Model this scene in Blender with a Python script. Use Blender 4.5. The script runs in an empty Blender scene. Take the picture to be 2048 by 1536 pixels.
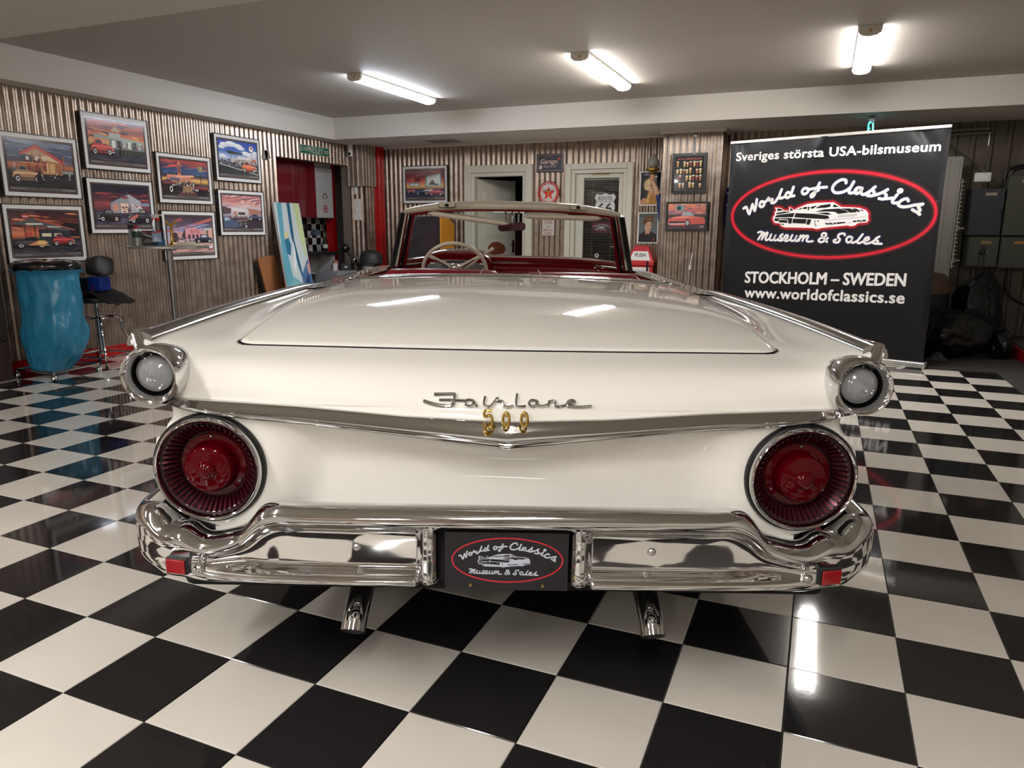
import bpy, bmesh, math, random
from mathutils import Vector, Matrix, noise
random.seed(7)
scene = bpy.context.scene
COL = scene.collection
PI = math.pi
# ------------------------------------------------------------------ camera
cam_d = bpy.data.cameras.new('camera'); cam = bpy.data.objects.new('camera', cam_d); COL.objects.link(cam)
cam_d.sensor_width = 36.0; cam_d.sensor_fit = 'HORIZONTAL'; cam_d.lens = 36.0 * 1454.09 / 2048.0
cam_d.clip_start = 0.05; cam_d.clip_end = 60
CAM = Vector((1.2120, -1.7699, 1.2518))
YAW, PITCH, ROLL = 0.398178, 0.210598, 0.0044
_f = Vector((-math.sin(YAW) * math.cos(PITCH), math.cos(YAW) * math.cos(PITCH), -math.sin(PITCH)))
_r0 = Vector((math.cos(YAW), math.sin(YAW), 0)); _u0 = _r0.cross(_f)
_r = math.cos(ROLL) * _r0 + math.sin(ROLL) * _u0; _u = -math.sin(ROLL) * _r0 + math.cos(ROLL) * _u0
cam.matrix_world = Matrix(((_r.x, _u.x, -_f.x, CAM.x), (_r.y, _u.y, -_f.y, CAM.y), (_r.z, _u.z, -_f.z, CAM.z), (0, 0, 0, 1)))
scene.camera = cam
# ------------------------------------------------------------------ world and exposure (the light comes from the ceiling battens)
w = bpy.data.worlds.new('world'); scene.world = w; w.use_nodes = True
w.node_tree.nodes['Background'].inputs[0].default_value = (0.02, 0.02, 0.022, 1)
w.node_tree.nodes['Background'].inputs[1].default_value = 0.3
LAMP = 77.0
vs = scene.view_settings
vs.view_transform = 'Standard'; vs.look = 'None'; vs.exposure = 0.0; vs.gamma = 1.0; vs.use_curve_mapping = False

# ------------------------------------------------------------------ helpers
def lin(c):
    c = c / 255.0
    return c / 12.92 if c <= 0.04045 else ((c + 0.055) / 1.055) ** 2.4
def rgb(c): return (lin(c[0]), lin(c[1]), lin(c[2]), 1.0)
MATS = {}
def M(name, col=(200, 200, 200), rough=0.5, metal=0.0, coat=0.0, var=0.06, scale=30.0, bump=0.0, bscale=60.0, emit=0.0, spec=0.5, trans=0.0, rvar=0.0, dirt=None, ior=1.5, stretch=None):
    if name in MATS: return MATS[name]
    m = bpy.data.materials.new(name); m.use_nodes = True; MATS[name] = m
    nt = m.node_tree; N = nt.nodes; L = nt.links; b = N['Principled BSDF']
    tc = N.new('ShaderNodeTexCoord'); mp = N.new('ShaderNodeMapping'); L.new(tc.outputs['Object'], mp.inputs[0])
    if stretch: mp.inputs['Scale'].default_value = stretch
    nz = N.new('ShaderNodeTexNoise'); nz.inputs['Scale'].default_value = scale; nz.inputs['Detail'].default_value = 4
    L.new(mp.outputs[0], nz.inputs['Vector'])
    ramp = N.new('ShaderNodeMix'); ramp.data_type = 'RGBA'
    a = rgb(col)
    lo = tuple(x * (1 - var) for x in a[:3]) + (1,); hi = tuple(min(1, x * (1 + var)) for x in a[:3]) + (1,)
    if dirt: lo = rgb(dirt)
    ramp.inputs[6].default_value = lo; ramp.inputs[7].default_value = hi
    L.new(nz.outputs['Fac'], ramp.inputs[0]); L.new(ramp.outputs[2], b.inputs['Base Color'])
    b.inputs['Metallic'].default_value = metal; b.inputs['Roughness'].default_value = rough
    b.inputs['Coat Weight'].default_value = coat; b.inputs['Coat Roughness'].default_value = 0.03
    b.inputs['Specular IOR Level'].default_value = spec; b.inputs['IOR'].default_value = ior
    b.inputs['Transmission Weight'].default_value = trans
    if rvar:
        mr = N.new('ShaderNodeMapRange'); mr.inputs[3].default_value = max(0, rough - rvar); mr.inputs[4].default_value = rough + rvar
        L.new(nz.outputs['Fac'], mr.inputs[0]); L.new(mr.outputs[0], b.inputs['Roughness'])
    if bump:
        n2 = N.new('ShaderNodeTexNoise'); n2.inputs['Scale'].default_value = bscale; n2.inputs['Detail'].default_value = 5; L.new(mp.outputs[0], n2.inputs['Vector'])
        bp = N.new('ShaderNodeBump'); bp.inputs['Strength'].default_value = bump; bp.inputs['Distance'].default_value = 0.01
        L.new(n2.outputs['Fac'], bp.inputs['Height']); L.new(bp.outputs[0], b.inputs['Normal'])
    if emit:
        b.inputs['Emission Color'].default_value = a; b.inputs['Emission Strength'].default_value = emit
    return m
def print_mat(name, rough=0.25, coat=0.0, spec=0.5):
    if name in MATS: return MATS[name]
    m = bpy.data.materials.new(name); m.use_nodes = True; MATS[name] = m
    nt = m.node_tree; b = nt.nodes['Principled BSDF']
    at = nt.nodes.new('ShaderNodeAttribute'); at.attribute_name = 'ink'
    nt.links.new(at.outputs['Color'], b.inputs['Base Color'])
    b.inputs['Roughness'].default_value = rough; b.inputs['Coat Weight'].default_value = coat; b.inputs['Coat Roughness'].default_value = 0.02
    b.inputs['Specular IOR Level'].default_value = spec
    return m
def glass_mat(name, tint=(255, 255, 255), refl=1.0):
    if name in MATS: return MATS[name]
    m = bpy.data.materials.new(name); m.use_nodes = True; MATS[name] = m
    nt = m.node_tree; N = nt.nodes; L = nt.links; N.remove(N['Principled BSDF'])
    t = N.new('ShaderNodeBsdfTransparent'); t.inputs[0].default_value = rgb(tint)
    g = N.new('ShaderNodeBsdfGlossy'); g.inputs['Roughness'].default_value = 0.01
    lw = N.new('ShaderNodeLayerWeight'); lw.inputs[0].default_value = 0.5
    pw = N.new('ShaderNodeMath'); pw.operation = 'POWER'; pw.inputs[1].default_value = 4.0; L.new(lw.outputs['Facing'], pw.inputs[0])
    ma = N.new('ShaderNodeMath'); ma.operation = 'MULTIPLY_ADD'; ma.inputs[1].default_value = 0.8 * refl; ma.inputs[2].default_value = 0.05 * refl; L.new(pw.outputs[0], ma.inputs[0])
    mx = N.new('ShaderNodeMixShader'); L.new(ma.outputs[0], mx.inputs[0]); L.new(t.outputs[0], mx.inputs[1]); L.new(g.outputs[0], mx.inputs[2])
    L.new(mx.outputs[0], N['Material Output'].inputs[0])
    return m

class MB:
    def __init__(s): s.v = []; s.f = []; s.c = []
    def add(s, vs_, fs_):
        o = len(s.v); s.v += [tuple(p) for p in vs_]; s.f += [tuple(o + i for i in f) for f in fs_]; return s
    def box(s, x0, x1, y0, y1, z0, z1, R=None, at=None):
        P = [Vector((x, y, z)) for z in (z0, z1) for y in (y0, y1) for x in (x0, x1)]
        if R is not None: P = [R @ p for p in P]
        if at is not None: P = [p + Vector(at) for p in P]
        return s.add(P, [(0, 2, 3, 1), (4, 5, 7, 6), (0, 1, 5, 4), (1, 3, 7, 5), (3, 2, 6, 7), (2, 0, 4, 6)])
    def ring_loft(s, rings, close=True, cap0=True, cap1=True):
        n = len(rings[0]); o = len(s.v)
        for r in rings: s.v += [tuple(p) for p in r]
        m = n if close else n - 1
        for i in range(len(rings) - 1):
            for j in range(m):
                a = o + i * n + j; b = o + i * n + (j + 1) % n
                s.f.append((a, b, b + n, a + n))
        if cap0 and close: s.f.append(tuple(o + j for j in range(n))[::-1])
        if cap1 and close: s.f.append(tuple(o + (len(rings) - 1) * n + j for j in range(n)))
        return s
    def lathe(s, prof, n=24, at=(0, 0, 0), axis='z', cap0=True, cap1=True, sx=1, sy=1):
        rings = []
        for r, h in prof:
            ring = []
            for k in range(n):
                a = 2 * PI * k / n; x, y = r * sx * math.cos(a), r * sy * math.sin(a)
                p = (x, y, h) if axis == 'z' else ((x, h, -y) if axis == 'y' else (h, x, y))
                ring.append((p[0] + at[0], p[1] + at[1], p[2] + at[2]))
            rings.append(ring)
        return s.ring_loft(rings, True, cap0, cap1)
    def tube(s, path, r, n=10, closed=False, caps=True):
        P = [Vector(p) for p in path]; rings = []; up = None; m = len(P)
        for i, p in enumerate(P):
            if closed: t = P[(i + 1) % m] - P[i - 1]
            else: t = P[min(i + 1, m - 1)] - P[max(i - 1, 0)]
            t.normalize()
            if up is None:
                up = Vector((0, 0, 1)) if abs(t.z) < 0.9 else Vector((1, 0, 0))
            up = (up - t * up.dot(t)).normalized(); sd = t.cross(up)
            rr = r[i] if isinstance(r, (list, tuple)) else r
            rings.append([p + (math.cos(2 * PI * k / n) * up + math.sin(2 * PI * k / n) * sd) * rr for k in range(n)])
        if closed: rings.append(rings[0]); return s.ring_loft(rings, True, False, False)
        return s.ring_loft(rings, True, caps, caps)
    def cyl(s, p0, p1, r, n=12, r1=None): return s.tube([p0, p1], [r, r if r1 is None else r1], n)
    def ball(s, c, r, n=14, m=9, sx=1, sy=1, sz=1):
        rings = []
        for i in range(1, m):
            a = PI * i / m
            rings.append([(c[0] + r * sx * math.sin(a) * math.cos(2 * PI * k / n), c[1] + r * sy * math.sin(a) * math.sin(2 * PI * k / n), c[2] - r * sz * math.cos(a)) for k in range(n)])
        s.ring_loft(rings, True, False, False); o = len(s.v); b = o - n * (m - 1)
        s.v += [(c[0], c[1], c[2] - r * sz), (c[0], c[1], c[2] + r * sz)]
        for k in range(n):
            s.f.append((o, b + (k + 1) % n, b + k)); s.f.append((o + 1, o - n + k, o - n + (k + 1) % n))
        return s
    def grid(s, rows):
        n = len(rows[0]); o = len(s.v)
        for r in rows: s.v += [tuple(p) for p in r]
        for i in range(len(rows) - 1):
            for j in range(n - 1):
                a = o + i * n + j; s.f.append((a, a + 1, a + n + 1, a + n))
        return s
    def prism(s, pts, y0, y1):            # outline in x,z pushed along y (front at y0)
        n = len(pts); o = len(s.v)
        s.v += [(p[0], y0, p[1]) for p in pts] + [(p[0], y1, p[1]) for p in pts]
        s.f.append(tuple(o + i for i in range(n))); s.f.append(tuple(o + n + i for i in range(n))[::-1])
        for i in range(n):
            j = (i + 1) % n; s.f.append((o + i, o + n + i, o + n + j, o + j))
        return s
    def xf(s, mtx): s.v = [tuple(mtx @ Vector(p)) for p in s.v]; return s
    def mirror_x(s):
        o = len(s.v); s.v += [(-p[0], p[1], p[2]) for p in s.v]; s.f += [tuple(o + i for i in f)[::-1] for f in list(s.f)]; return s
    def mesh(s, name, mat=None, smooth=True, ang=35, fixn=True):
        me = bpy.data.meshes.new(name); me.from_pydata(s.v, [], s.f); me.update()
        if fixn:
            bm = bmesh.new(); bm.from_mesh(me); bmesh.ops.recalc_face_normals(bm, faces=bm.faces); bm.to_mesh(me); bm.free()
        if smooth:
            me.polygons.foreach_set('use_smooth', [True] * len(me.polygons)); me.set_sharp_from_angle(angle=math.radians(ang))
        if mat is not None: me.materials.append(mat)
        return me
    def build(s, name, mat, parent=None, smooth=True, ang=35, bevel=0, loc=None, rot=None, solid=0, seg=2, fixn=True):
        o = bpy.data.objects.new(name, s.mesh(name, mat, smooth, ang, fixn)); COL.objects.link(o)
        if parent is not None: o.parent = parent
        if loc: o.location = loc
        if rot: o.rotation_euler = rot
        if solid:
            md = o.modifiers.new('solid', 'SOLIDIFY'); md.thickness = solid; md.offset = 0
        if bevel:
            md = o.modifiers.new('bevel', 'BEVEL'); md.width = bevel; md.segments = seg; md.limit_method = 'ANGLE'; md.angle_limit = math.radians(40); md.harden_normals = True
        return o
def tag(o, label, cat, group=None, kind=None):
    if label: o['label'] = label
    if cat: o['category'] = cat
    if group: o['group'] = group
    if kind: o['kind'] = kind
    return o
def thing(name, label, cat, loc=(0, 0, 0), rz=0, group=None):
    o = bpy.data.objects.new(name, None); COL.objects.link(o); o.location = loc; o.rotation_euler = (0, 0, rz); o.empty_display_size = 0.05
    return tag(o, label, cat, group)
def struct(o, label=None):
    o['kind'] = 'structure'
    if label: o['label'] = label
    return o
def catmull(P, n, closed=False):
    P = [Vector(p) for p in P]; out = []; m = len(P)
    segs = m if closed else m - 1
    for i in range(segs):
        if closed: p0, p1, p2, p3 = P[i - 1], P[i], P[(i + 1) % m], P[(i + 2) % m]
        else: p0, p1, p2, p3 = P[max(i - 1, 0)], P[i], P[i + 1], P[min(i + 2, m - 1)]
        for k in range(n):
            t = k / n
            out.append(0.5 * ((2 * p1) + (p2 - p0) * t + (2 * p0 - 5 * p1 + 4 * p2 - p3) * t * t + (3 * p1 - p0 - 3 * p2 + p3) * t ** 3))
    if not closed: out.append(P[-1])
    return out
def interp(xs, ys, x):                    # monotone-safe cubic through a table
    n = len(xs)
    if x <= xs[0]: return ys[0]
    if x >= xs[-1]: return ys[-1]
    i = max(k for k in range(n - 1) if xs[k] <= x)
    h = xs[i + 1] - xs[i]; t = (x - xs[i]) / h
    def sl(k):
        if k == 0: return (ys[1] - ys[0]) / (xs[1] - xs[0])
        if k == n - 1: return (ys[-1] - ys[-2]) / (xs[-1] - xs[-2])
        return (ys[k + 1] - ys[k - 1]) / (xs[k + 1] - xs[k - 1])
    m0, m1 = sl(i) * h, sl(i + 1) * h
    return (2 * t ** 3 - 3 * t * t + 1) * ys[i] + (t ** 3 - 2 * t * t + t) * m0 + (-2 * t ** 3 + 3 * t * t) * ys[i + 1] + (t ** 3 - t * t) * m1
def sstep(a, b, x):
    t = max(0, min(1, (x - a) / (b - a))); return t * t * (3 - 2 * t)

# ---- flat prints: coloured polygons in one mesh, x right / z up, facing -y
class Ink:
    def __init__(s): s.v = []; s.f = []; s.c = []; s.k = 0; s.eps = 0.00015; s.wash = 0.0
    def poly(s, pts, col, up=True):
        if up: s.k += 1
        o = len(s.v); y = -s.k * s.eps
        cs = col if isinstance(col, list) else [col] * len(pts)
        s.v += [(p[0], y, p[1]) for p in pts]; s.f.append(tuple(range(o, o + len(pts)))); s.c += [rgb(c) for c in cs]
    def rect(s, x0, z0, x1, z1, col): s.poly([(x0, z0), (x1, z0), (x1, z1), (x0, z1)], col)
    def grad(s, x0, z0, x1, z1, bands):   # bands: (t, colour) bottom to top
        s.k += 1
        for (t0, c0), (t1, c1) in zip(bands, bands[1:]):
            a, b = z0 + (z1 - z0) * t0, z0 + (z1 - z0) * t1
            s.poly([(x0, a), (x1, a), (x1, b), (x0, b)], [c0, c0, c1, c1], False)
    def ell(s, cx, cz, rx, rz, col, n=20): s.poly([(cx + rx * math.cos(2 * PI * k / n), cz + rz * math.sin(2 * PI * k / n)) for k in range(n)], col)
    def band(s, pts, wd, col, closed=False, cols=None):     # ribbon; wd may be list of offsets with cols
        P = [Vector((p[0], p[1])) for p in pts]; m = len(P); s.k += 1
        offs = wd if isinstance(wd, list) else [-wd / 2, wd / 2]
        cl = cols or [col] * len(offs)
        rows = []
        for i, p in enumerate(P):
            t = (P[(i + 1) % m] - P[i - 1]) if closed else (P[min(i + 1, m - 1)] - P[max(i - 1, 0)])
            if t.length < 1e-9: t = Vector((1, 0))
            t.normalize(); nn = Vector((-t.y, t.x)); rows.append([p + nn * o for o in offs])
        if closed: rows.append(rows[0])
        for a, b in zip(rows, rows[1:]):
            for j in range(len(offs) - 1):
                s.poly([a[j], b[j], b[j + 1], a[j + 1]], [cl[j], cl[j], cl[j + 1], cl[j + 1]], False)
    def stroke(s, pts, wd, col, n=6):     # rounded spline stroke
        Q = [(p.x, p.y) for p in catmull([(p[0], p[1], 0) for p in pts], n)] if len(pts) > 2 else pts
        s.band(Q, wd, col)
        for e in (Q[0], Q[-1]):
            k = s.k; s.k -= 1.06; s.ell(e[0], e[1], wd / 2, wd / 2, col, 10); s.k = k
    def mesh_in(s, V, F, col, up=True):
        if up: s.k += 1
        o = len(s.v); y = -s.k * s.eps
        s.v += [(p[0], y, p[1]) for p in V]; s.f += [tuple(o + i for i in f) for f in F]; s.c += [rgb(col)] * len(V)
    def build(s, name, mat, parent=None, loc=None, warp=None):
        me = bpy.data.meshes.new(name); V = [warp(p) for p in s.v] if warp else s.v
        if s.wash:
            s.c = [tuple(min(1, (x * (1 - s.wash) + (c[0] * .3 + c[1] * .5 + c[2] * .2) * s.wash) * 1.25 + .012) for x in c[:3]) + (1,) for c in s.c]
        me.from_pydata(V, [], s.f); me.update()
        bm = bmesh.new(); bm.from_mesh(me)
        for f in bm.faces:
            f.normal_update()
            if f.normal.y > 0: f.normal_flip()
        bm.to_mesh(me); bm.free()
        ca = me.color_attributes.new('ink', 'FLOAT_COLOR', 'POINT')
        ca.data.foreach_set('color', [x for c in s.c for x in c])
        me.materials.append(mat)
        o = bpy.data.objects.new(name, me); COL.objects.link(o)
        if parent is not None: o.parent = parent
        if loc: o.location = loc
        return o
_tc = {}
def text2d(txt, size, bold=0.0, shear=0.0, width=None, align='LEFT', spacing=1.0):
    key = (txt, bold, shear, spacing)
    if key not in _tc:
        cu = bpy.data.curves.new('t', 'FONT'); cu.body = txt; cu.size = 1.0; cu.offset = bold; cu.shear = shear; cu.space_character = spacing; cu.resolution_u = 3
        ob = bpy.data.objects.new('t', cu); COL.objects.link(ob)
        dg = bpy.context.evaluated_depsgraph_get(); me = bpy.data.meshes.new_from_object(ob.evaluated_get(dg))
        _tc[key] = ([(v.co.x, v.co.y) for v in me.vertices], [tuple(p.vertices) for p in me.polygons])
        bpy.data.objects.remove(ob); bpy.data.curves.remove(cu); bpy.data.meshes.remove(me)
    V, F = _tc[key]
    x0, x1 = min(p[0] for p in V), max(p[0] for p in V)
    sx = size if width is None else width / (x1 - x0)
    sh = 0 if align == 'LEFT' else (x1 - x0) * sx / (2 if align == 'CENTER' else 1)
    return [((p[0] - x0) * sx - sh, p[1] * size) for p in V], F
def ink_text(ink, txt, x, z, size, col, bold=0.0, shear=0.0, width=None, align='LEFT', rot=0, fn=None, spacing=1.0):
    heavy = bold > .016
    V, F = text2d(txt, size, 0 if heavy else bold, shear, width, align, spacing)
    if fn: V = [fn(p) for p in V]
    c, s_ = math.cos(rot), math.sin(rot)
    for q in range(9 if heavy else 1):
        r_ = 0 if q == 0 else (bold + .004) * size; dx, dz = r_ * math.cos(q * PI / 4), r_ * .8 * math.sin(q * PI / 4)
        ink.mesh_in([(x + (p[0] + dx) * c - (p[1] + dz) * s_, z + (p[0] + dx) * s_ + (p[1] + dz) * c) for p in V], F, col, True)
        ink.k -= .85
    ink.k += .85

CHROME = M('chrome', (214, 214, 214), 0.045, 1.0, var=0.02, scale=8)
STEEL = M('brushed_steel', (170, 168, 165), 0.25, 1.0, var=0.08, scale=40)
STAINLESS = M('stainless_trim', (176, 174, 170), 0.16, 1.0, var=0.03, scale=20)
PAINT = M('cream_paint', (241, 238, 230), 0.5, 0.0, coat=1.0, var=0.012, scale=3, spec=0.0)
RED_PAINT = M('dark_red_enamel', (112, 12, 22), 0.18, 0.0, coat=0.8, var=0.03, scale=5)
RED_VINYL = M('red_vinyl', (136, 22, 38), 0.32, 0.0, coat=0.2, var=0.06, scale=60, bump=0.05, bscale=300)
BLACK_RUBBER = M('black_rubber', (14, 14, 15), 0.45, var=0.1)
BLACK_PLASTIC = M('black_plastic', (22, 22, 23), 0.35, var=0.08)
DARK = M('dark_cavity', (9, 9, 9), 0.8, var=0.05)
IVORY = M('ivory_plastic', (214, 204, 184), 0.3, coat=0.3, var=0.03)
WHITE_PL = M('white_plastic', (225, 223, 216), 0.4, var=0.03)
GLASS = glass_mat('clear_glass', (238, 243, 240))
PRINT = print_mat('poster_print', 0.12, 0.6)
MATTE_PRINT = print_mat('matte_print', 0.45)
VINYL_PRINT = print_mat('vinyl_print', 0.3)
# ================================================================== the room
T = 0.305
XL, YB, ZS, ZC = -5.15, 7.79, 2.40, 2.672
XR, YF = 3.45, -7.2
YSOF, XSOF = 6.66, -4.92
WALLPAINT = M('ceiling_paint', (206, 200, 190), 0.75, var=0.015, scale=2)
CORR = M('corrugated_metal', (182, 166, 152), 0.31, 0.8, var=0.22, scale=9, dirt=(112, 93, 80), rvar=0.08, bump=0.04, bscale=120)
CORR2 = M('ribbed_metal', (112, 104, 92), 0.5, 0.45, var=0.15, scale=6, dirt=(76, 68, 58))
RED_GLOSS = M('red_gloss_paint', (178, 6, 14), 0.22, coat=0.4, var=0.05, scale=10)
# floor: dark bed, tiles as pieces
GROUT = M('grout', (26, 24, 22), 0.8, var=0.2)
def tile_mat(name, col, var, dirtc, rough):
    m = M(name, col, rough, var=var, scale=2.3, dirt=dirtc, spec=0.5, rvar=0.02, bump=0.006, bscale=25)
    nt = m.node_tree; b = nt.nodes['Principled BSDF']
    oi = nt.nodes.new('ShaderNodeObjectInfo'); mr = nt.nodes.new('ShaderNodeMapRange'); mr.inputs[3].default_value = 0.9; mr.inputs[4].default_value = 1.05
    nt.links.new(oi.outputs['Random'], mr.inputs[0])
    hs = nt.nodes.new('ShaderNodeHueSaturation'); nt.links.new(mr.outputs[0], hs.inputs['Value'])
    src = b.inputs['Base Color'].links[0].from_socket; nt.links.new(src, hs.inputs['Color'])
    # fine specks and scuffs
    tc = nt.nodes.new('ShaderNodeTexCoord'); vo = nt.nodes.new('ShaderNodeTexNoise'); vo.inputs['Scale'].default_value = 55; vo.inputs['Detail'].default_value = 3
    nt.links.new(tc.outputs['Object'], vo.inputs['Vector'])
    mr2 = nt.nodes.new('ShaderNodeMapRange'); mr2.inputs[1].default_value = 0.74; mr2.inputs[2].default_value = 0.79; mr2.inputs[3].default_value = 0; mr2.inputs[4].default_value = 0.45
    nt.links.new(vo.outputs['Fac'], mr2.inputs[0])
    mx = nt.nodes.new('ShaderNodeMix'); mx.data_type = 'RGBA'; mx.inputs[7].default_value = rgb((70, 62, 56))
    nt.links.new(mr2.outputs[0], mx.inputs[0]); nt.links.new(hs.outputs[0], mx.inputs[6]); nt.links.new(mx.outputs[2], b.inputs['Base Color'])
    return m
TW = tile_mat('white_tile', (226, 220, 209), 0.04, (206, 199, 188), 0.05)
TB = tile_mat('black_tile', (40, 37, 38), 0.15, (27, 25, 26), 0.06)
floor = struct(MB().box(XL - 1.2, XR, YF, YB + 1.5, -0.12, -0.0035).build('floor', GROUT, smooth=False), 'black and white checkered tile floor')
def tile_mesh(name, mat):
    h, g, b = T / 2 - 0.0011, 0.0016, 0.0
    mb = MB(); lo = [(-h, -h, -0.0035), (h, -h, -0.0035), (h, h, -0.0035), (-h, h, -0.0035)]
    k = h - g; up = [(-h, -h, -g), (h, -h, -g), (h, h, -g), (-h, h, -g)]; tp = [(-k, -k, 0), (k, -k, 0), (k, k, 0), (-k, k, 0)]
    return mb.ring_loft([lo, up, tp], True, False, True).mesh(name, mat, smooth=False)
TM = [tile_mesh('black_tile', TB), tile_mesh('white_tile', TW)]
tiles = []
for ix in range(-17, 9):
    for iy in range(-24, 26):
        x, y = (ix + .5) * T, (iy + .5) * T
        if x < XL + .02 or y > YB: continue
        if y > 5.83 and x > 2.13: continue
        d = Vector((x, y, 0)) - CAM; z = d.dot(_f); px = py = 1e9
        if z > 0.2: px, py = d.dot(_r) / z, -d.dot(_u) / z
        vis = z > 0.2 and abs(px) < 0.72 and py < 0.60
        # hidden under or behind the car
        cy = (d.dot(_f)); hid = vis and abs(px + 0.01) < 0.46 and py < 0.25
        tiles.append((0 if (vis and not hid) else 1, d.length, ix, iy))
tiles.sort()
for k, (_, _, ix, iy) in enumerate(tiles[:300]):
    o = bpy.data.objects.new('tile', TM[(ix + iy) % 2]); COL.objects.link(o); o.location = ((ix + .5) * T, (iy + .5) * T, 0); o.parent = floor
for col in (0, 1):
    mb = MB(); src = TM[col]
    vv = [v.co.copy() for v in src.vertices]; ff = [tuple(p.vertices) for p in src.polygons]
    for (_, _, ix, iy) in tiles[300:]:
        if (ix + iy) % 2 == col: mb.add([(v.x + (ix + .5) * T, v.y + (iy + .5) * T, v.z) for v in vv], ff)
    o = mb.build('tile_field', TB if col == 0 else TW, floor, smooth=False, fixn=False); o['kind'] = 'stuff'
MB().box(4 * T - .003, 4 * T + .003, -6 * T, 3 * T, -.003, .0004).build('expansion_joint', GROUT, floor, smooth=False)
# dark carpet in the far right corner
CARPET = M('dark_carpet', (52, 49, 46), 0.95, var=0.35, scale=160, bump=0.4, bscale=260)
mb = MB()
mb.box(2.745, XR, YF, 5.84, -0.0035, 0.006); mb.box(2.10, XR, 5.84, YB, -0.0035, 0.006)
struct(mb.build('floor_carpet', CARPET, smooth=False), 'dark ribbed carpet behind the banner')

def corr(mb, a, b, z0, z1, pitch=0.0762, amp=0.009, seg=8, nz=1):
    a, b = Vector((a[0], a[1], 0)), Vector((b[0], b[1], 0)); d = b - a; Ln = d.length; d.normalize(); nn = Vector((d.y, -d.x, 0))
    n = max(2, int(Ln / pitch * seg)); rows = []
    for q in range(nz + 1):
        z = z0 + (z1 - z0) * q / nz
        rows.append([a + d * (Ln * i / n) + nn * (amp * math.cos(2 * PI * (Ln * i / n) / pitch)) + Vector((0, 0, z)) for i in range(n + 1)])
    mb.grid(rows); return mb
# left wall (runs along Y, faces +X); nook opening 5.75..7.30
mb = MB()
corr(mb, (XL, YF), (XL, 5.75), 0, ZS + .02)
corr(mb, (XL, 5.75), (XL, 7.30), 2.12, ZS + .02)
corr(mb, (XL, 7.30), (XL, YB), 0, ZS + .02)
wl = struct(mb.build('wall_left', CORR, smooth=True, ang=80, fixn=False), 'corrugated sheet metal wall with framed posters')
mb = MB(); mb.box(XL - .14, XL - .012, YF, 5.75, 0, ZS); mb.box(XL - .14, XL - .012, 5.75, 7.30, 2.12, ZS); mb.box(XL - .14, XL - .012, 7.30, YB + .1, 0, ZS)
mb.build('wall_core', M('wall_core', (120, 108, 96), .8), wl, smooth=False)
# back wall (faces -Y), door openings
mb = MB()
for a, b, z0 in ((XL, -3.50, 0), (-3.50, -2.55, 2.08), (-2.55, -2.0, 0), (-2.0, -1.16, 2.07), (-1.16, 2.30, 0)):
    corr(mb, (a, YB), (b, YB), z0, ZS + .02)
wb = struct(mb.build('wall_back', CORR, smooth=True, ang=80, fixn=False), 'corrugated sheet metal wall at the back with two doors')
mb = MB()
for a, b, z0 in ((XL, -3.50, 0), (-3.50, -2.55, 2.08), (-2.55, -2.0, 0), (-2.0, -1.16, 2.07), (-1.16, XR, 0)): mb.box(a, b, YB + .012, YB + .12, z0, ZS)
mb.build('wall_core', MATS['wall_core'], wb, smooth=False)
# trapezoid ribbed sheets at the right end of the back wall
mb = MB(); x = 2.30; prof = []
while x < XR:
    prof += [(x, 0), (x + .10, 0), (x + .118, -.022), (x + .15, -.022), (x + .168, 0)]; x += .168
mb.grid([[(p[0], YB - .012 + p[1], z) for p in prof] for z in (0, ZS)])
struct(mb.build('wall_back_right', CORR2, smooth=False, fixn=False), 'ribbed grey beige sheet metal behind the electrical cabinets')
# pillar clad with corrugated sheet
mb = MB()
corr(mb, (-.67, YB), (-.67, 7.35), 0, ZS, amp=.008); corr(mb, (-.67, 7.35), (.03, 7.35), 0, ZS - .03, amp=.008); corr(mb, (.03, 7.35), (.03, YB), 0, ZS, amp=.008)
pl = struct(mb.build('wall_pillar', CORR, smooth=True, ang=80, fixn=False), 'corrugated metal clad pillar between statue and banner')
MB().box(-.655, .015, 7.365, YB, 0, ZS).build('core', MATS['wall_core'], pl, smooth=False)
mb = MB(); mb.box(-.70, .06, 7.32, YB, ZS - .035, ZS - .001)
struct(mb.build('trim_1', WALLPAINT, smooth=False), 'white trim strip on top of the corrugated pillar')
# far left corner box with a deeper upper part
mb = MB()
corr(mb, (XL, 7.34), (-4.93, 7.34), 0, ZS); corr(mb, (-4.93, 7.34), (-4.93, YB), 0, ZS)
mb2 = MB(); ring = []
for zz in (1.835, ZS):
    ring.append([(XL, 7.27, zz), (-5.02, 7.27, zz), (-4.97, 7.275, zz), (-4.90, 7.30, zz), (-4.88, 7.36, zz), (-4.88, YB, zz), (XL, YB, zz)])
cb = struct(mb.build('wall_corner', CORR, smooth=True, ang=80, fixn=False), 'corrugated corner casing beside the red column')
corr(mb2, (XL, 7.27), (-4.96, 7.27), 1.835, ZS); corr(mb2, (-4.96, 7.27), (-4.875, 7.33), 1.835, ZS, pitch=.05); corr(mb2, (-4.875, 7.33), (-4.875, YB), 1.835, ZS)
mb2.build('upper_casing', CORR, cb, smooth=True, ang=80, fixn=False)
b2 = MB(); b2.ring_loft(ring, True, True, False); b2.build('casing_bottom', MATS['wall_core'], cb, smooth=False)
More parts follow.
